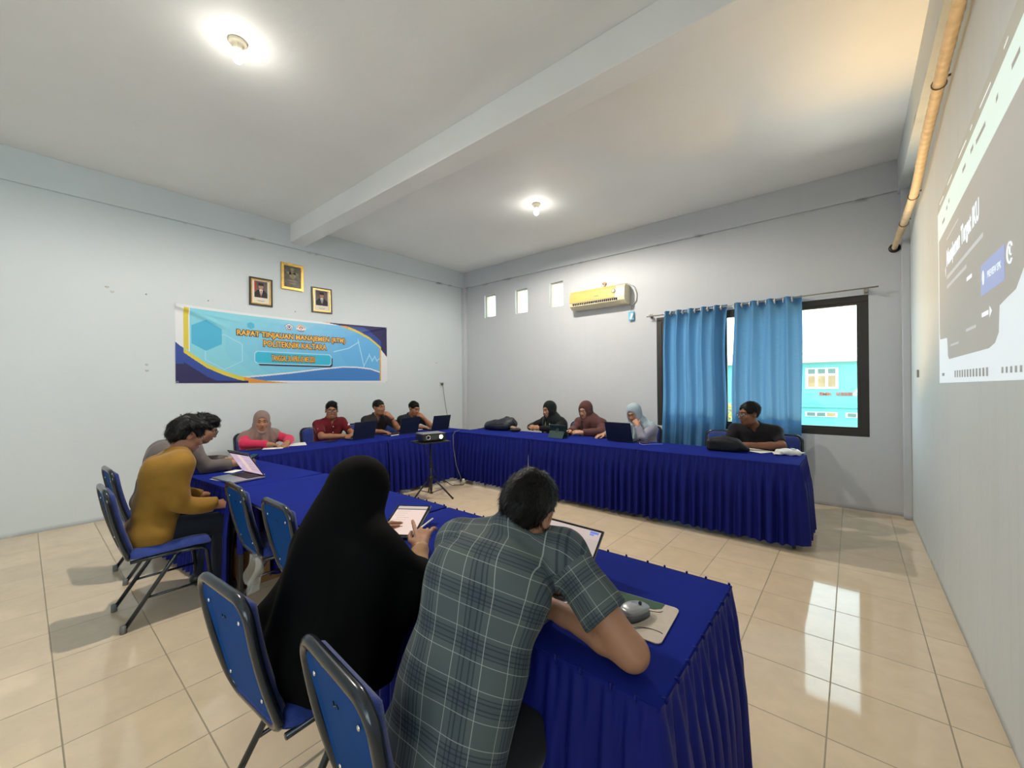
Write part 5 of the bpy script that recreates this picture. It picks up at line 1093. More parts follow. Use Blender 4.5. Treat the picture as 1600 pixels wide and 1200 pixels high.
s = SDF(); s.add(rbox((0, 0, .026), (.095, .058, .026), .022), .01); s.add(ell((0, 0, .034), (.085, .05, .03)), .02); s.add(rbox((-.105, 0, .012), (.025, .060, .005), .005), .012); s.add(rbox((.108, 0, .030), (.024, .058, .005), .005), .012); s.cut((0, 0, -1), 0); s.noise(.004, 55, 6); s.noise(.003, 28, 2)
smesh(s, .006, 'packet_body', mat('white_film', (.74, .76, .74), .3, noise=.08, nscale=30), pk)
MB().box((.045, .0, .061), (.035, .05, .004), rotm(.05, .12), 0, .001).build('printed_patch', mat('grey_green_print', (.42, .50, .47), .4), pk)
# ------------------------------------------------------------------ people
M_eye = mat('eye_white', (.62, .60, .56), .25); M_iris = mat('dark_iris', (.012, .007, .005), .15); M_hair = mat('black_hair', (.0028, .0025, .0025), .5, noise=.3, nscale=60, spec=.2)
M_lip = mat('lip', (.26, .075, .06), .5); M_lipd = mat('lip_dark', (.20, .07, .055), .5); M_spec = mat('spectacle_frame', (.012, .010, .010), .3); M_lens = mat('spectacle_lens', (.9, .93, .95), .04, alpha=.14)
M_tooth = mat('teeth', (.7, .68, .62), .3)
SKIN = {k: mat('skin_' + k, c, .52, noise=.05, nscale=14, spec=.4) for k, c in dict(fair=(.47, .25, .16), mid=(.38, .185, .105), tan=(.30, .135, .072), dark=(.21, .092, .05)).items()}
def V(*a): return np.array(a, float)
def unit(v): v = np.array(v, float); return v / (np.linalg.norm(v) + 1e-9)
def npR(yaw=0, pitch=0, roll=0):
    y, p, r = np.radians([yaw, pitch, roll]); Z = np.array([[math.cos(y), -math.sin(y), 0], [math.sin(y), math.cos(y), 0], [0, 0, 1]]); X = np.array([[1, 0, 0], [0, math.cos(p), -math.sin(p)], [0, math.sin(p), math.cos(p)]]); Y = np.array([[math.cos(r), 0, math.sin(r)], [0, 1, 0], [-math.sin(r), 0, math.cos(r)]])
    return Z @ X @ Y
def hand_prims(s, w, d, n, right, curl=.5, fingers=None, hs=1.0, spread=.0, thumb=.6, k=.005):
    """palm, four jointed fingers of unequal length and a side thumb; w wrist, d toward fingertips, n palm normal"""
    d = unit(d); n = unit(n - d * (n @ d)); u = np.cross(d, n) if right else np.cross(n, d)     # u points to the thumb side
    c = fingers or [curl, curl * 1.05, curl * 1.1, curl * 1.15]
    s.add(cone(w - d * .02, w + d * .03, .026 * hs, .024 * hs), .02)
    for o, l in ((.026, .082), (.009, .088), (-.009, .085), (-.026, .078)): s.add(cone(w + d * .016 + u * o * .5 * hs, w + (d * l + u * o) * hs, .0155 * hs, .0125 * hs), .012)
    L = [(.043, .026, .021), (.048, .030, .022), (.045, .028, .021), (.035, .021, .018)]
    for i, o in enumerate((.029, .0095, -.0105, -.029)):
        p = w + (d * (.088 - .004 * abs(i - 1.2)) + u * o) * hs; a = 0; sp = u * spread * (1.5 - i) * .5
        for j in range(3):
            a += c[i] * (.75, .95, .7)[j]; dd = unit(d * math.cos(a) + n * math.sin(a) + sp); q = p + dd * L[i][j] * hs
            s.add(cone(p, q, (.0098, .0088, .0080)[j] * hs, (.0088, .0080, .0070)[j] * hs), .003 if j else .006); p = q
    p = w + (d * .022 + u * .020) * hs; q = p + unit(d * .75 + u * .75 + n * .35) * .040 * hs; s.add(cone(p, q, .0165 * hs, .0115 * hs), .010)
    r = q + unit(d * (1.0 - thumb * .3) + u * (.35 - .5 * thumb) + n * .5 * thumb) * .032 * hs; s.add(cone(q, r, .011 * hs, .0098 * hs), .004); s.add(cone(r, r + unit(d + n * .3 * thumb - u * .1) * .024 * hs, .0098 * hs, .0078 * hs), .004)
class Person:
    def __init__(s, label, x, y, rz, skin='mid', scale=1.0, fat=1.0, hips=(0, 0, .535), neck=None, head=None, yaw=0, pitch=0, roll=0, shw=.168, shyaw=0, shtilt=0, R=None, L=None, legs=True, kneeR=None, kneeL=None, footR=None, footL=None, hump=.028, hw=1.0, cw=1.0, female=False, smile=False):
        s.root = thing('person', label, 'person', (x, y, 0), math.radians(rz)); s.x, s.y, s.rz = x, y, math.radians(rz); s.skin = SKIN[skin]; s.fat = fat; s.female = female; s.cw = cw; s.smile = smile
        s.hp = V(*hips); s.nb = s.W(neck); s.hc = s.W(head); s.HR = npR(yaw, pitch, roll); s.hs = hw
        a, t = math.radians(shyaw), math.radians(shtilt); s.sa = V(math.cos(a) * math.cos(t), math.sin(a) * math.cos(t), math.sin(t)); s.shw = shw; s.legs = legs
        s.arm = {}
        for sd, k in ((1, R), (-1, L)):
            if k: s.arm[sd] = dict(k, el=s.W(k['el']), wr=s.W(k['wr']), S=s.nb + s.sa * shw * sd + V(0, 0, -.045), d=s.D(k['d']) if 'd' in k else None, n=s.D(k['n']) if 'n' in k else None)
        ax = unit(s.nb - s.hp); side = s.sa; fw = unit(np.cross(ax, side)) * -1
        if fw[1] < 0: fw = -fw
        s.fw = fw; s.ax = ax; s.wa = s.hp + (s.nb - s.hp) * .36 - fw * hump * .6; s.ch = s.hp + (s.nb - s.hp) * .74 - fw * hump
        kz = .50
        s.kn = {1: s.W(kneeR) if kneeR else V(.11, .43, kz), -1: s.W(kneeL) if kneeL else V(-.11, .43, kz)}
        s.an = {1: s.W(footR) if footR else V(.11, .40, .085), -1: s.W(footL) if footL else V(-.11, .40, .085)}
    def W(s, p):
        p = np.array(p, float); c, n = math.cos(-s.rz), math.sin(-s.rz); q = p - [s.x, s.y, 0]; return V(c * q[0] - n * q[1], n * q[0] + c * q[1], q[2])
    def D(s, p): c, n = math.cos(-s.rz), math.sin(-s.rz); return V(c * p[0] - n * p[1], n * p[0] + c * p[1], p[2])
    def H(s, *p): return s.hc + s.HR @ (V(*p) * s.hs)
    def torso(s, S, e=0.0, k=.06):
        f, sa = s.fat, s.sa; X = V(1, 0, 0)
        for sd in (1, -1):
            S.add(cone(s.hp + X * .078 * sd * f, s.wa + sa * .062 * sd * f, .098 * f + e, .088 * f + e), k)
            S.add(cone(s.wa + sa * .062 * sd * f, s.ch + sa * .078 * sd * s.cw, .088 * f + e, .098 * (.5 + .5 * s.cw) + e), k)
            S.add(cone(s.ch + sa * .078 * sd * s.cw, s.nb + sa * .045 * sd - V(0, 0, .05), .098 * (.5 + .5 * s.cw) + e, .062 + e * .6), k)
            S.add(cone(s.nb + sa * .03 * sd - V(0, 0, .022), s.nb + sa * s.shw * sd * (.84 if s.female else .93) - V(0, 0, .052 if s.female else .042), .046 + e * .8, (.042 if s.female else .052) + e), k * .8)
        if s.female: 
            for sd in (1, -1): S.add(ell(s.ch + s.fw * .085 + sa * .065 * sd - s.ax * .03, (.06 + e, .06 + e, .06 + e)), .05)
    def body(s, h=.006):
        S = SDF(); s.torso(S, -.012)
        hs = s.hs
        S.add(cone(s.nb - s.ax * .03, s.H(0, -.012, -.055), .056, .050), .035); S.add(cone(s.nb, s.H(0, .02, -.07), .045, .045), .03)
        R = s.HR; E = lambda c, r, k: S.add(ell(s.H(*c), np.array(r) * hs, R), k)
        E((0, -.012, .032), (.0735, .091, .082), .02); E((0, .020, -.030), (.061, .069, .082), .03); E((0, .052, -.088), (.032, .032, .024), .03)
        for x in (1, -1):
            E((x * .040, .052, -.028), (.026, .026, .024), .025); E((x * .048, .015, -.072), (.018, .030, .022), .03)
        S.add(cone(s.H(-.040, .074, .022), s.H(0, .083, .020), .011 * hs, .012 * hs), .014); S.add(cone(s.H(.040, .074, .022), s.H(0, .083, .020), .011 * hs, .012 * hs), .014)
        for x in (1, -1): S.sub(ell(s.H(x * .031, .098, .001), np.array((.016, .017, .012)) * hs, R), .012)
        nf = .85 if s.female else 1.0; S.add(cone(s.H(0, .086, .004), s.H(0, .104 if s.female else .106, -.032), .0075 * hs * nf, .0115 * hs * nf), .008)
        for x in (1, -1): E((x * .0125, .096, -.036), (.0085, .011, .008), .006)
        S.add(cone(s.H(-.018, .084, -.058), s.H(0, .092, -.056), .006 * hs, .0075 * hs), .008); S.add(cone(s.H(.018, .084, -.058), s.H(0, .092, -.056), .006 * hs, .0075 * hs), .008); S.add(cone(s.H(-.014, .084, -.068), s.H(.014, .084, -.068), .0075 * hs, .0075 * hs), .008)
        for x in (1, -1):
            Re = R @ npR(x * -22, 0, 0); S.add(ell(s.H(x * .076, -.010, -.004), np.array((.009, .020, .032)) * hs, Re), .008); S.sub(ell(s.H(x * .083, -.006, .0), np.array((.006, .010, .017)) * hs, Re), .006)
        for sd, a in s.arm.items():
            ar = .86 if s.female else 1.0; S.add(cone(a['S'], a['el'], .048 * ar, .039 * ar), .035); m = a['el'] + (a['wr'] - a['el']) * .35
            S.add(cone(a['el'], m, .039, .038), .02); S.add(cone(m, a['wr'], .038, .0255), .015)
            if a.get('d') is not None: hand_prims(S, a['wr'], a['d'], a['n'], sd > 0, a.get('curl', .5), a.get('fingers'), a.get('hs', 1.0), a.get('spread', 0), a.get('thumb', .6))
        for sd in (1, -1):
            S.add(cone(s.hp + V(.085 * sd, .0, -.005), s.kn[sd], .075, .052), .05); S.add(cone(s.kn[sd], s.an[sd], .050, .036), .03)
            S.add(cone(s.an[sd] - V(0, .02, .03), s.an[sd] + V(sd * .012, .13, -.045), .035, .026), .03)
        v, q = S.mesh(h); v = relax(v, q, 1, .35); s.b = np_mesh('body', v, q, s.skin, s.root)
        # eyes, brows, lips: small features of the face
        Rm = Matrix([list(r) for r in s.HR])
        for x in (1, -1):
            b = MB(); b.sphere((0, 0, 0), .0118 * hs, 14, 10, 0, rotm(-PI / 2)); b.mi = [1 if sum(b.v[i][1] for i in f) / len(f) > .0098 * hs else 0 for f in b.f]
            b.v = [tuple(Vector(s.H(x * .031, .0785, .0015)) + Rm @ Vector(p)) for p in b.v]; b.build('eye', [M_eye, M_iris], s.b, True)
            b = MB(); P = [s.H(x * (.013 + .037 * t), .0935 - .018 * t * t, .0225 + .007 * math.sin(2.4 * t) - .004 * t) for t in np.linspace(0, 1, 7)]; b.tube([Vector(p) for p in P], [.0028, .0036, .0038, .0036, .003, .0024, .0014], 6); b.build('eyebrow', M_hair, s.b, True)
            b = MB(); P = [s.H(x * .031 + .0155 * t, .0895 - .006 * t * t, .0095 - .0045 * t * t) for t in np.linspace(-1, 1, 7)]; b.tube([Vector(p) for p in P], [.0015, .003, .0036, .0038, .0036, .003, .0015], 6); b.build('eyelid', s.skin, s.b, True)
        b = MB(); up = .006 if s.smile else 0
        P = [s.H(.024 * t, .0985 - .011 * t * t, -.0575 + .0015 * (1 - abs(t)) + up * t * t) for t in np.linspace(-1, 1, 9)]; b.tube([Vector(p) for p in P], [.001, .0025, .0034, .0038, .0032, .0038, .0034, .0025, .001], 6)
        P = [s.H(.021 * t, .0965 - .011 * t * t, -.0665 + up * t * t) for t in np.linspace(-1, 1, 9)]; b.tube([Vector(p) for p in P], [.001, .003, .004, .0046, .0048, .0046, .004, .003, .001], 6)
        b.build('lips', M_lip if s.female else M_lipd, s.b, True)
        if s.smile: MB().tube([Vector(s.H(.016 * t, .0975 - .011 * t * t, -.062 + .005 * t * t)) for t in np.linspace(-1, 1, 7)], .003, 6).build('teeth', M_tooth, s.b, True)
        return s
    def shirt(s, m, sleeve='short', h=.008, e=.016, name='shirt', loose=0.0, zmin=.47, amp=.004, collar=True, plaid=False, extra=None, cuff=1.0, warp=None):
        S = SDF(); s.torso(S, e); sl = {}
        for sd, a in s.arm.items():
            if sleeve == 'short':
                t = s.__dict__.get('sl', .72); p = a['S'] + (a['el'] - a['S']) * t; S.add(fcone(a['S'], p, .058 + e * .4, .055 + loose), .03); sl[sd] = (a['S'], p)
            elif sleeve == 'long':
                p = a['el'] + (a['wr'] - a['el']) * (.95 * cuff); ar = .80 if s.female else 1.0; S.add(cone(a['S'] - (V(0, 0, .012) if s.female else 0), a['el'], .056 * ar + e * .4 + loose, .046 * ar + loose), .045); S.add(fcone(a['el'], p, .046 + loose, .034 + loose * .8), .02); sl[sd] = (a['S'], a['el'])
        if extra: extra(S)
        if collar:
            nk = unit(s.H(0, -.01, -.05) - s.nb); ck = s.__dict__.get('ck', 0); S.add(fcone(s.nb - nk * .03, s.nb + nk * .038, .074, .068), .012); S.add(fcone(s.nb - nk * .02 - s.fw * .006, s.nb + nk * (.050 + ck) - s.fw * .012, .066, .062), .006)
            S.sub(cone(s.nb - nk * .0 + s.fw * .012, s.nb + nk * .2 + s.fw * .03, .053, .062), .004); S.sub(cone(s.nb + s.fw * .075 - V(0, 0, .05), s.nb + s.fw * .11 + V(0, 0, .12), .012, .05), .006)
        else: S.sub(cone(s.nb + V(0, 0, .0), s.nb + V(0, 0, .2), .056, .07), .006)
        S.cut((0, 0, -1), -zmin)
        if warp: S.warp(warp)
        S.noise(amp, 15, int(abs(s.x * 100)) % 97); S.noise(amp * .5, 34, 3)
        v, q = S.mesh(h); v = relax(v, q, 2)
        uv = None
        if plaid:
            c = s.hp; ax = s.ax; fw = s.fw; sa = s.sa; d = v - c
            xx = d @ sa; ff = d @ fw + .02; top = np.clip((d @ ax - .40) / .10, 0, 1); U = np.arctan2(xx, .13 - ff * (1 - top) + .13 * top) * .205; Vv = d @ ax + top * np.clip(ff + .05, 0, .3) * .8; UV = np.stack([U, Vv], 1); best = np.zeros(len(v), int)
            for sd, (A, B) in sl.items():
                ab = B - A; L = np.linalg.norm(ab); n = ab / L; t = (v - A) @ n; r = v - A - t[:, None] * n; rr = np.linalg.norm(r, axis=1); e1 = unit(np.cross(n, fw)); e2 = np.cross(n, e1)
                ins = (t > .035) & (rr < .085) & ((v - A) @ sa * sd > -.01 + 0 * t); u2 = np.arctan2(r @ e1, r @ e2) * .062; UV[ins] = np.stack([u2[ins], t[ins]], 1); best[ins] = 1 if sd > 0 else 2
            fb = np.where(np.sum(best[q] == 1, 1) >= 2, 1, np.where(np.sum(best[q] == 2, 1) >= 2, 2, 0)); uv = np.zeros((len(q), 4, 2))
            for kk in (0, 1, 2):
                if kk == 0: T = np.stack([U, Vv], 1)
                else:
                    sd = 1 if kk == 1 else -1
                    if sd not in sl: continue
                    A, B = sl[sd]; n = unit(B - A); t = (v - A) @ n; r = v - A - t[:, None] * n; e1 = unit(np.cross(n, fw)); e2 = np.cross(n, e1); T = np.stack([np.arctan2(r @ e1, r @ e2) * .062, t], 1)
                f = fb == kk; uv[f] = T[q[f]]
            uv = uv.reshape(-1, 2)
        s.sh = np_mesh(name, v, q, m, s.root, None, uv); return s
    def trousers(s, m, h=.009, name='trousers', shoes=None, skirt=False):
        S = SDF()
        for sd in (1, -1):
            S.add(cone(s.hp + V(.08 * sd, .02, -.01), s.kn[sd], .086, .066), .06); S.add(fcone(s.kn[sd], s.an[sd] + V(0, 0, -.01), .064, .055), .03)
        S.add(ell(s.hp + V(0, 0, .01), (.15 * s.fat, .10, .08)), .04)
        if skirt:
            S.add(cone(s.hp + V(0, .05, 0), (s.kn[1] + s.kn[-1]) / 2, .11, .10), .08); S.add(cone((s.kn[1] + s.kn[-1]) / 2, (s.an[1] + s.an[-1]) / 2 + V(0, .0, .0), .13, .13), .10)
        S.cut((0, 0, -1), -.055); S.noise(.004, 18, 5)
        v, q = S.mesh(h); np_mesh(name, relax(v, q, 1), q, m, s.root)
        for sd in (1, -1):
            a = s.an[sd]; S = SDF(); S.add(cone(a + V(0, -.035, -.04), a + V(sd * .014, .14, -.050), .043, .036), .02); S.add(cone(a + V(0, -.02, -.03), a + V(0, .03, .0), .04, .042), .02); S.cut((0, 0, -1), -.004)
            v, q = S.mesh(.008); np_mesh('shoe', v, q, shoes or M_blk, s.root)
        return s
    def hair(s, h=.006, top=.0, side=.0, fringe=0.0, spikes=500, slen=.022, rough=.003, seed=1, low=-.055, back=0.0):
        S = SDF(); R = s.HR; hs = s.hs
        S.add(ell(s.H(0, -.016, .036 + top * .3), np.array((.0795 + side, .099 + back, .088 + top)) * hs, R), .01)
        if fringe: S.add(cone(s.H(-.035, .040, .088), s.H(.04, .048, .086), .028 * hs + fringe * .5, .024 * hs + fringe * .5), .03)
        if back: S.add(ell(s.H(0, -.06, -.01), np.array((.066 + side, .055 + back, .06)) * hs, R), .03)
        S.sub(ell(s.H(0, .128, -.040), np.array((.080, .082, .112 - fringe)) * hs, R), .012)
        for x in (1, -1): S.sub(ell(s.H(x * .085, .012, -.030), np.array((.036, .040, .050)) * hs, R), .008)
        n = s.HR @ V(0, .35, -1); n = unit(n); S.cut(n, float(n @ s.H(0, -.05, low)))
        S.noise(rough, 70, seed); S.noise(rough * .7, 140, seed + 1)
        v, q = S.mesh(h); v = relax(v, q, 1, .3); o = np_mesh('hair', v, q, M_hair, s.root)
        if spikes:
            me = o.data; N = np.zeros(len(v) * 3, F4); me.vertices.foreach_get('normal', N); N = N.reshape(-1, 3); rs = np.random.RandomState(seed)
            cen = s.H(0, -.02, .02); ok = np.nonzero(((v - cen) * N).sum(1) > .02)[0]; ii = rs.choice(ok, spikes); p = v[ii]; n = N[ii]; cr = s.H(.012, -.062, .105)
            fl = p - cr; fl -= (fl * n).sum(1)[:, None] * n; fl /= np.linalg.norm(fl, axis=1)[:, None] + 1e-6
            d = n * (.30 + .35 * rs.rand(spikes)[:, None]) + fl * (.9) + rs.normal(size=(spikes, 3)) * .16; d /= np.linalg.norm(d, axis=1)[:, None]
            L = (slen * (.55 + .7 * rs.rand(spikes)))[:, None]; sd = np.cross(d, n); sd /= np.linalg.norm(sd, axis=1)[:, None] + 1e-6; w = .0011
            P = p - n * .004; VV = np.stack([P - d * .003, P + d * L * .5 + sd * w + n * .0008, P + d * L - n * .12 * L, P + d * L * .5 - sd * w + n * .0008], 1).reshape(-1, 3)
            np_mesh('hair_strands', VV, np.arange(len(VV)).reshape(-1, 4), M_hair, o)['kind'] = 'stuff'
        return s
    def hijab(s, m, h=.007, name='headscarf', drape=.20, width=.13, amp=.006, seed=4, front=.09, folds=9, under=None):
        S = SDF(); R = s.HR; hs = s.hs
        S.add(ell(s.H(0, -.018, .028), np.array((.092, .112, .106)) * hs, R), .02); S.add(ell(s.H(0, -.005, -.04), np.array((.086, .092, .10)) * hs, R), .04)
        S.add(cone(s.H(0, -.005, -.075), s.nb + s.fw * .02, .080, .092), .05)
        for sd in (1, -1):
            S.add(cone(s.nb - V(0, 0, .02), s.nb + s.sa * sd * width - V(0, 0, .055), .098, .088), .05)
            S.add(cone(s.nb + s.fw * .05 + s.sa * sd * .05 - V(0, 0, .03), s.nb + s.fw * front + s.sa * sd * width * .55 - s.ax * drape, .075, .062), .05)
        S.add(cone(s.nb + s.fw * .055, s.nb + s.fw * (front + .01) - s.ax * drape, .075, .075), .05)
        S.add(cone(s.nb - s.fw * .03, s.nb - s.fw * .045 - s.ax * .13, .085, .085), .05)
        for t in (-.085, -.045, .0, .05, .09): S.add(cone(s.H(t * .75, .070 - abs(t) * .5, -.105), s.nb + s.fw * (front + .075 - abs(t) * .5) + s.sa * t * 1.5 - s.ax * drape * .95, .012, .017), .022)
        S.add(cone(s.H(-.075, .02, -.03), s.H(.01, .075, -.118), .022, .026), .02); S.add(cone(s.H(.075, .02, -.03), s.H(-.01, .075, -.118), .022, .026), .02)
        c = s.nb; sa, fw = s.sa, s.fw
        def fold(x, y, z):
            px, py, pz = x - c[0], y - c[1], z - c[2]; a = np.arctan2(px * sa[0] + py * sa[1] + pz * sa[2], px * fw[0] + py * fw[1] + pz * fw[2]); g = np.clip((.06 - pz) / .2, 0, 1)
            return amp * g * (np.sin(folds * a + 14 * pz) + .6 * np.sin(folds * 2.1 * a - 9 * pz + 1))
        S.warp(fold); S.noise(amp * .35, 26, seed)
        S.sub(ell(s.H(0, .118, -.028), np.array((.066, .084, .092)) * hs, R), .010)
        v, q = S.mesh(h); s.hj = np_mesh(name, relax(v, q, 1), q, m, s.root)
        if under is not None:
            P = [s.H(.058 * math.cos(t), .075 - .02 * abs(math.cos(t)), .058 + .028 * math.sin(t) - .02) for t in np.linspace(.0, PI, 13)]; MB().tube([Vector(p) for p in P], .006, 6).build('inner_cap', under, s.root, True)
        return s
    def glasses(s, lens=True):
        g = MB(); l = MB()
        for x in (1, -1):
            P = [Vector(s.H(x * .032 + .0235 * math.copysign(abs(math.cos(t)) ** .7, math.cos(t)), .108 - .10 * abs(.0235 * math.cos(t) * (1 if math.cos(t) * x > 0 else 0)) * 3, .0 + .0165 * math.copysign(abs(math.sin(t)) ** .7, math.sin(t)))) for t in np.linspace(0, 2 * PI, 19)[:-1]]
            g.tube(P, .0024, 6, True); l.add(P, [tuple(range(len(P)))]); g.tube([Vector(s.H(x * .0555, .102, .006)), Vector(s.H(x * .074, .05, .006)), Vector(s.H(x * .080, -.012, .004))], .002, 6)
        g.tube([Vector(s.H(-.010, .108, .004)), Vector(s.H(0, .110, .006)), Vector(s.H(.010, .108, .004))], .002, 6)
        o = g.build('glasses', M_spec, s.root, True); l.build('lens', M_lens, o); return s
    def watch(s, sd, m=None):
        a = s.arm[sd]; n = unit(a['wr'] - a['el']); c = a['wr'] - n * .03; e1 = unit(np.cross(n, V(.2, .3, 1))); e2 = np.cross(n, e1)
        w = MB().tube([Vector(c + (e1 * math.cos(t) + e2 * math.sin(t)) * .032) for t in np.linspace(0, 2 * PI, 17)[:-1]], .006, 6, True, flat=1.3).build('wristwatch', m or M_blk, s.root, True)
        MB().sphere(Vector(c + e1 * .035), .013, 10, 7).build('watch_face', m or M_blk, w, True); return s
# ------------------------------------------------------------------ the cast, back row first
def cl(n, c, r=.85, **k): return mat('cloth_' + n, c, r, noise=.10, nscale=10, sheen=.15, spec=.25, **k)
C_pink, C_taupe = cl('pink', (.62, .035, .10)), cl('taupe', (.235, .165, .145)); C_maroon = cl('maroon', (.115, .006, .012)); C_char = cl('charcoal', (.020, .017, .020)); C_blk = cl('blue_black', (.010, .011, .016))
C_bk = cl('black', (.006, .006, .006)); C_bkg = cl('black_green', (.004, .009, .009)); C_brown = cl('plum_brown', (.095, .038, .036)); C_lbl = cl('pale_blue', (.36, .45, .50)); C_lil = cl('pale_lilac', (.36, .35, .43)); C_rm = cl('near_black', (.012, .011, .015))
C_must = cl('mustard', (.25, .13, .018)); C_grey = cl('warm_grey', (.125, .105, .10)); C_navy = cl('dark_navy', (.010, .014, .022)); C_dkt = cl('dark_trouser', (.012, .012, .014)); C_veil = mat('cloth_veil', (.0016, .0016, .0018), .8, noise=.15, nscale=12, spec=.08); C_dress = cl('brown_dress', (.13, .07, .035)); C_cuff = cl('tan_cuff', (.42, .24, .13))
hand_dn = (0, 0, -1)
# along the left wall, facing +x (rz -90)
p = Person('woman in a pink top and taupe veil, hands on white papers', -5.66, 1.865, -90, 'mid', neck=(-5.56, 1.87, .905), head=(-5.50, 1.865, 1.038), yaw=-17, pitch=-2, shw=.172, fat=1.12, female=True,
           R=dict(el=(-5.40, 1.645, .80), wr=(-5.25, 1.85, .785), d=(.5, .8, -.1), n=(.2, -.1, -1), curl=.55), L=dict(el=(-5.40, 2.13, .80), wr=(-5.22, 2.045, .785), d=(.75, -.5, -.1), n=(.1, .1, -1), curl=.6))
p.body(); p.shirt(C_pink, 'long', loose=.012, collar=False, name='blouse'); p.trousers(C_pink, skirt=True, name='skirt'); p.hijab(C_taupe, drape=.17, width=.15, folds=8, amp=.011)
p = Person('man in a maroon shirt and glasses, smiling behind a black laptop', -5.68, 2.745, -90, 'tan', neck=(-5.58, 2.745, .985), head=(-5.53, 2.745, 1.125), yaw=-22, pitch=-3, smile=True, fat=1.05,
           R=dict(el=(-5.38, 2.535, .795), wr=(-5.27, 2.78, .785), d=(.15, .95, 0), n=(.1, 0, -1), curl=.4), L=dict(el=(-5.42, 2.98, .80), wr=(-5.27, 2.90, .785), d=(.5, -.7, 0), n=(0, 0, -1), curl=.4))
p.body(); p.sl = .78; p.shirt(C_maroon, 'short'); p.trousers(C_dkt); p.hair(top=.006, fringe=.004, spikes=700, seed=3); p.glasses()
S0 = p.arm[1]['S'] + (p.arm[1]['el'] - p.arm[1]['S']) * .38; b = MB().box(Vector(S0 + V(.047, .038, 0)), (.012, .05, .020), rotm(.5, 0, .2), 0, .002); b.build('sleeve_flag', mat('patch_white', (.75, .75, .75), .6), p.sh); MB().box(Vector(S0 + V(.0475, .039, .006)), (.0125, .049, .009), rotm(.5, 0, .2), 0, .001).build('flag_band', M_redp, p.sh)
S0 = p.arm[-1]['S'] + (p.arm[-1]['el'] - p.arm[-1]['S']) * .30; MB().lathe([(0, 0), (.026, 0), (.026, .003), (0, .004)], Vector(S0 + V(-.030, .062, .01)), 16, rotm(-PI / 2 + .2, 0, .5)).build('sleeve_badge', mat('patch_white', (.75, .75, .75), .6), p.sh)
for k in range(3): MB().sphere(Vector(p.nb + p.fw * (.110 + .008 * k) - p.ax * (.06 + .08 * k)), .007, 8, 6).build('button', M_whitep, p.sh)
p = Person('man in a charcoal shirt with a wristwatch, hand at his chin', -5.70, 3.46, -90, 'tan', neck=(-5.60, 3.47, .985), head=(-5.545, 3.49, 1.128), yaw=6, pitch=0, fat=1.02,
           R=dict(el=(-5.44, 3.235, .80), wr=(-5.27, 3.36, .79), d=(.8, .5, -.1), n=(0, 0, -1), curl=.5), L=dict(el=(-5.36, 3.70, .80), wr=(-5.395, 3.60, .975), d=(-.25, -.6, .65), n=(-.8, -.1, -.3), curl=.95))
p.body(); p.sl = .8; p.shirt(C_char, 'short'); p.trousers(C_dkt); p.hair(spikes=700, seed=5, top=-.002); p.watch(-1)
p = Person('man in a blue-black shirt in the corner, fist at his mouth', -5.70, 4.09, -90, 'tan', neck=(-5.60, 4.10, .95), head=(-5.525, 4.125, 1.082), yaw=4, pitch=-16, fat=.98,
           R=dict(el=(-5.45, 3.93, .79), wr=(-5.30, 4.10, .79), d=(.75, .6, -.1), n=(0, 0, -1), curl=.45), L=dict(el=(-5.34, 4.31, .80), wr=(-5.395, 4.215, .925), d=(-.2, -.6, .55), n=(-.8, -.1, -.3), curl=1.1))
p.body(); p.sl = .78; p.shirt(C_blk, 'short'); p.trousers(C_dkt); p.hair(spikes=700, seed=6, top=-.003)
# along the window wall, facing -y (rz 180)
p = Person('woman in a black veil and top with a lanyard, looking at a phone', -3.50, 5.30, 180, 'mid', neck=(-3.525, 5.20, .935), head=(-3.535, 5.125, 1.075), yaw=-14, pitch=-8, fat=1.05, female=True, shw=.165,
           R=dict(el=(-3.86, 5.12, .80), wr=(-3.79, 4.97, .805), d=(.55, -.5, .15), n=(.4, .3, -.6), curl=.6), L=dict(el=(-3.33, 5.02, .80), wr=(-3.60, 4.935, .80), d=(-.95, .05, .1), n=(.2, .6, -.5), curl=.6))
p.body(); p.shirt(C_bk, 'long', loose=.012, collar=False, name='blouse'); p.trousers(C_bk, skirt=True, name='skirt'); p.hijab(C_bkg, drape=.19, width=.135, amp=.006)
lan = MB()
for sd in (1, -1): lan.tube([Vector(p.nb + p.sa * .045 * sd + p.fw * .115 + V(0, 0, .03)), Vector(p.nb + p.sa * .035 * sd + p.fw * .155 - V(0, 0, .07)), Vector(p.nb + p.fw * .20 - V(0, 0, .135) + p.sa * .004 * sd)], .0065, 6, flat=.35)
lo_ = lan.build('lanyard', mat('lanyard_beige', (.52, .50, .38), .7), p.root, True); MB().box(Vector(p.nb + p.fw * .215 - V(0, 0, .155)), (.045, .006, .055), rotm(.3), 0, .002).build('badge_card', mat('badge_tan', (.50, .34, .14), .5), lo_)
p = Person('woman in a plum-brown veil behind the green-cased tablet', -2.86, 5.30, 180, 'fair', neck=(-2.87, 5.20, .945), head=(-2.915, 5.13, 1.085), yaw=-7, pitch=-12, fat=1.1, female=True, shw=.17,
           R=dict(el=(-3.07, 5.06, .80), wr=(-3.02, 4.88, .795), d=(-.1, -.9, .1), n=(.3, 0, -.9), curl=.6), L=dict(el=(-2.62, 5.05, .80), wr=(-2.84, 4.90, .79), d=(-.85, -.35, .1), n=(-.1, .5, -.7), curl=.55))
p.body(); p.shirt(C_brown, 'long', loose=.018, collar=False, name='blouse'); p.trousers(C_brown, skirt=True, name='skirt'); p.hijab(C_brown, drape=.24, width=.172, amp=.010, seed=7, folds=7); p.watch(-1)
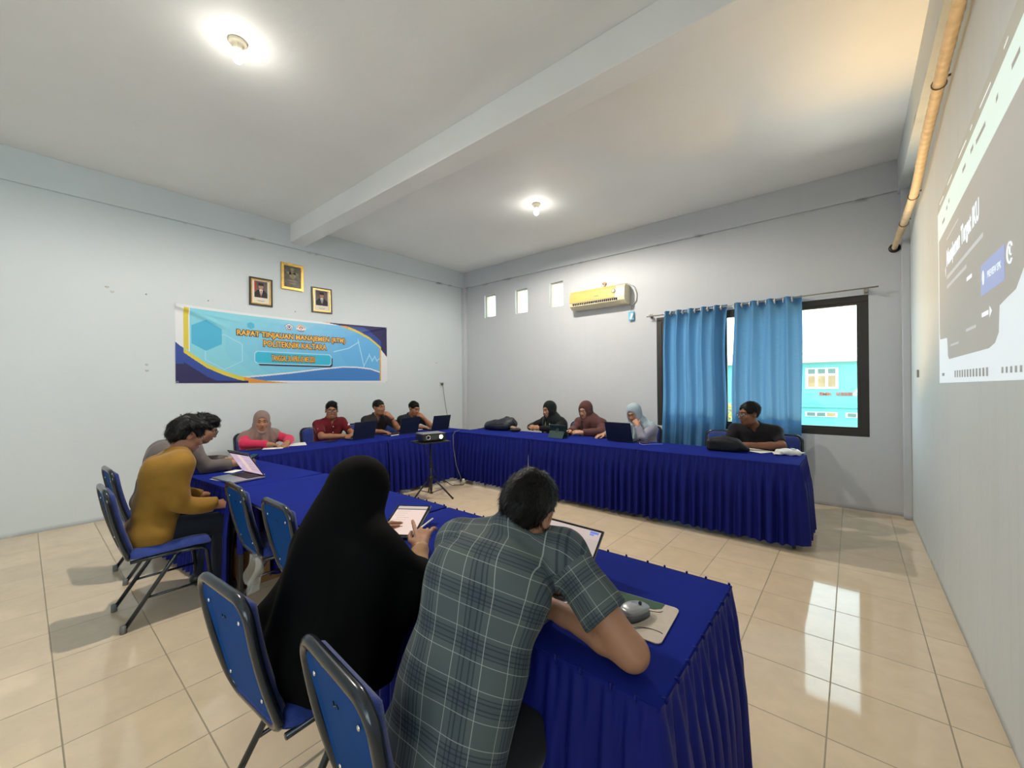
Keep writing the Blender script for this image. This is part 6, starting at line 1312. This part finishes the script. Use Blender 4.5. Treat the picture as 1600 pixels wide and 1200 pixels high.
p = Person('woman in a pale blue veil, cheek on her hand, behind a black laptop', -2.13, 5.29, 180, 'fair', neck=(-2.14, 5.18, .935), head=(-2.185, 5.10, 1.068), yaw=-4, pitch=-18, roll=4, fat=1.0, female=True, shw=.16,
           R=dict(el=(-2.40, 5.06, .795), wr=(-2.51, 4.91, .79), d=(-.45, -.75, -.1), n=(0, 0, -1), curl=.5), L=dict(el=(-2.02, 4.97, .79), wr=(-2.085, 4.975, .935), d=(-.50, .45, .45), n=(-.5, .8, .2), curl=.8))
p.body(); p.shirt(C_lil, 'long', loose=.010, collar=False, name='blouse'); p.trousers(C_lil, skirt=True, name='skirt'); p.hijab(C_lbl, drape=.17, width=.125, amp=.010, seed=9); p.watch(-1)
b = MB(); P = [Vector(p.nb + p.fw * (.118) + p.sa * x - V(0, 0, z)) for x, z in ((-.11, .04), (-.07, .09), (-.02, .14), (.02, .19))]; b.tube(P, .014, 7, flat=.4); b.build('scarf_border', mat('scarf_green_gold', (.30, .30, .17), .8, noise=.5, nscale=60), p.hj, True)
p = Person('man in a near-black shirt and glasses by the right curtain', -.80, 5.27, 180, 'dark', neck=(-.825, 5.19, .965), head=(-.865, 5.09, 1.115), yaw=-48, pitch=-4, fat=1.22, shw=.20, hw=1.08,
           R=dict(el=(-1.07, 5.05, .80), wr=(-.98, 4.87, .795), d=(.75, -.3, 0), n=(.1, .3, -.9), curl=.6), L=dict(el=(-.56, 5.02, .80), wr=(-.83, 4.885, .80), d=(-.9, -.25, .05), n=(0, .4, -.8), curl=.7))
p.body(); p.sl = .82; p.shirt(C_rm, 'short', e=.02); p.trousers(C_dkt); p.hair(spikes=700, seed=8, top=.004); p.glasses()
# on the near side, facing +y
p = Person('young man in a mustard long-sleeved shirt, seen from behind at the left', -3.545, .54, 0, 'tan', neck=(-3.575, .675, .985), head=(-3.60, .745, 1.125), yaw=10, pitch=-22, fat=.86, hump=.03, shyaw=-4, shw=.155,
           R=dict(el=(-3.40, .66, .69), wr=(-3.42, .87, .64), d=(.15, .95, -.1), n=(-.6, 0, -.7), curl=.7), L=dict(el=(-3.80, .68, .69), wr=(-3.72, .88, .65), d=(.4, .8, 0), n=(.5, 0, -.8), curl=.6), kneeR=(-3.46, .93, .50), kneeL=(-3.72, .93, .50), footR=(-3.46, .90, .085), footL=(-3.74, .86, .085))
p.body(.006); p.shirt(C_must, 'long', loose=.016, h=.007, e=.018, amp=.007, zmin=.445, warp=lambda x, y, z: .006 * np.sin(26 * (z * .9 - y * .7) + 8 * x + 2 * np.sin(9 * z)) * np.clip((.85 - z) / .2, 0, 1) + .004 * np.sin(34 * (z * .5 + y * .8) + 5 * x), extra=lambda S: S.add(ell(p.hp + V(0, .01, .0), (.185, .135, .12)), .06)); p.trousers(C_navy); p.hair(spikes=2200, seed=12, top=.014, side=.008, back=.006, fringe=.016, slen=.03, low=-.095, rough=.004)
tag(MB().tube([(-3.43, .95, .66), (-3.36, 1.03, .665)], .0035, 7).build('pen', mat('pale_pen', (.6, .5, .35), .4), None, True), 'pale pen in the hand of the man in mustard', 'pen')
p = Person('man in a warm grey shirt and glasses, half hidden behind the man in mustard', -4.33, .66, 0, 'mid', neck=(-4.33, .885, .985), head=(-4.30, 1.005, 1.105), yaw=-12, pitch=-26, fat=.92, hump=.06,
           R=dict(el=(-4.13, .985, .80), wr=(-4.12, 1.20, .80), d=(.05, .95, .1), n=(-.7, .1, -.5), curl=.55), L=dict(el=(-4.50, 1.0, .80), wr=(-4.25, 1.22, .805), d=(.5, .8, .1), n=(.3, .3, -.8), curl=.6), kneeR=(-4.20, 1.09, .50), kneeL=(-4.47, 1.09, .50), footR=(-4.2, 1.04, .085), footL=(-4.47, 1.04, .085))
p.body(.0065); p.shirt(C_grey, 'long', loose=.014, h=.007, e=.024, amp=.006, cuff=.8); p.trousers(C_dkt); p.hair(spikes=1500, seed=14, top=.012, side=.004, fringe=.018, slen=.03, rough=.005); p.glasses()
# woman under the long black veil, centre foreground
p = Person('woman covered by a long black veil, using a tablet in the foreground', -1.47, .68, 4, 'mid', neck=(-1.415, .745, .925), head=(-1.405, .80, 1.060), yaw=-8, pitch=-22, shw=.165, fat=1.0, hump=.03, female=True, shtilt=6, shyaw=0,
           R=dict(el=(-1.19, .89, .745), wr=(-1.355, 1.035, .80), d=(-.60, .62, .42), n=(-.3, .3, -.85), fingers=[.12, .75, .8, .42], spread=.42, thumb=.2, hs=.98), L=dict(el=(-1.68, .93, .76), wr=(-1.74, 1.06, .775), d=(.1, .95, .1), n=(.5, 0, -.8), curl=.5), kneeR=(-1.40, 1.09, .49), kneeL=(-1.62, 1.09, .49), footR=(-1.4, 1.05, .085), footL=(-1.62, 1.05, .085))
p.body(.004)
S = SDF(); R = p.HR
S.add(ell(p.H(0, -.018, .030), (.097, .116, .110), R), .02); S.add(ell(p.H(0, -.01, -.05), (.090, .098, .11), R), .05); S.add(cone(p.H(0, -.03, -.06), p.nb - p.fw * .01, .090, .105), .06)
for sd in (1, -1):
    S.add(cone(p.nb - V(0, 0, .03), p.nb + p.sa * sd * .165 - V(0, 0, .06), .095, .082), .06); a = p.arm[sd]; S.add(cone(p.nb + p.sa * sd * .165 - V(0, 0, .06), a['el'], .082, .064), .06)
    S.add(fcone(a['el'], a['el'] + (a['wr'] - a['el']) * .60, .064, .050), .04); S.add(cone(a['el'] + V(0, -.02, 0), V(sd * .19, .05, .58), .08, .10), .08); S.add(cone(p.nb + p.sa * sd * .12 - V(0, 0, .1), V(sd * .15, -.02, .56), .11, .13), .09)
S.add(cone(p.nb - p.fw * .03, V(0, -.05, .56), .12, .155), .08); S.add(cone(V(-.12, .05, .52), V(.12, .05, .52), .15, .15), .08); S.add(cone(V(-.15, -.08, .55), V(-.10, -.10, .50), .09, .07), .06)
def vf(x, y, z):
    a = np.arctan2(x - p.nb[0], -(y - p.nb[1] - .1)); g = np.clip((1.0 - z) / .35, 0, 1); return .009 * g * (np.sin(7 * a + 6 * z) + .5 * np.sin(15 * a - 9 * z + 2))
S.warp(vf); S.noise(.004, 16, 6); S.sub(ell(p.H(0, .125, -.03), (.064, .080, .090), R), .012); S.cut((0, 0, -1), -.468)
v, q = S.mesh(.0065); np_mesh('long_veil', relax(v, q, 2), q, C_veil, p.root)
p.trousers(C_dress, skirt=True, name='dress')
a = p.arm[1]; n = unit(a['wr'] - a['el']); S = SDF(); S.add(fcone(a['el'] + n * .05, a['wr'] - n * .028, .040, .037), .01); S.add(fcone(a['wr'] - n * .045, a['wr'] - n * .012, .0335, .034), .006); S.sub(cone(a['wr'] - n * .03, a['wr'] + n * .05, .026, .027), .003); S.noise(.003, 60, 2); v, q = S.mesh(.004); np_mesh('inner_cuff', relax(v, q, 1), q, C_cuff, p.root)
MB().tube([Vector(a['wr'] - n * .02 + (unit(np.cross(n, V(0, 0, 1))) * math.cos(t) + np.cross(n, unit(np.cross(n, V(0, 0, 1)))) * math.sin(t)) * .0345) for t in np.linspace(0, 2 * PI, 19)[:-1]], .0035, 6, True).build('bracelet', M_gold, p.root, True)
# man in plaid, nearest the camera
p = Person('man in a grey-green plaid shirt leaning on the near table, seen from behind', -.775, .70, 0, 'mid', hips=(-.01, -.06, .535), neck=(-.785, .925, 1.012), head=(-.752, .965, 1.082), yaw=26, pitch=-36, roll=16, shw=.165, fat=.84, cw=.75, hump=.04, shyaw=20, shtilt=2, hw=.96,
           R=dict(el=(-.425, .965, .792), wr=(-.66, 1.0, .795), d=(-.95, .2, 0), n=(0, 0, -1), curl=.5), L=dict(el=(-1.03, 1.08, .80), wr=(-.86, 1.16, .80), d=(.9, .15, 0), n=(0, 0, -1), curl=.5), kneeR=(-.67, 1.12, .50), kneeL=(-.90, 1.12, .50), footR=(-.67, 1.06, .085), footL=(-.90, 1.06, .085))
p.body(.0045); p.sl = .66
def creases(S):
    nb, sa, fw, ax = p.nb, p.sa, p.fw, p.ax
    for (a0, a1, b0, b1, r) in ((-.12, -.02, -.02, -.045, .012), (-.15, -.07, -.05, -.075, .012), (.03, -.06, .13, -.075, .010), (-.13, -.12, -.03, -.10, .010)):
        S.add(cone(nb + sa * a0 + ax * a1 - fw * .085, nb + sa * b0 + ax * b1 - fw * .070, r * .5, r), .03)
p.ck = .035; p.shirt(plaid_mat(), 'short', h=.005, e=.026, loose=.012, amp=.0045, plaid=True, zmin=.43, extra=creases); p.trousers(C_dkt); p.hair(h=.004, spikes=7000, seed=21, top=.004, side=.002, slen=.02, rough=.002, low=-.135, back=.010)
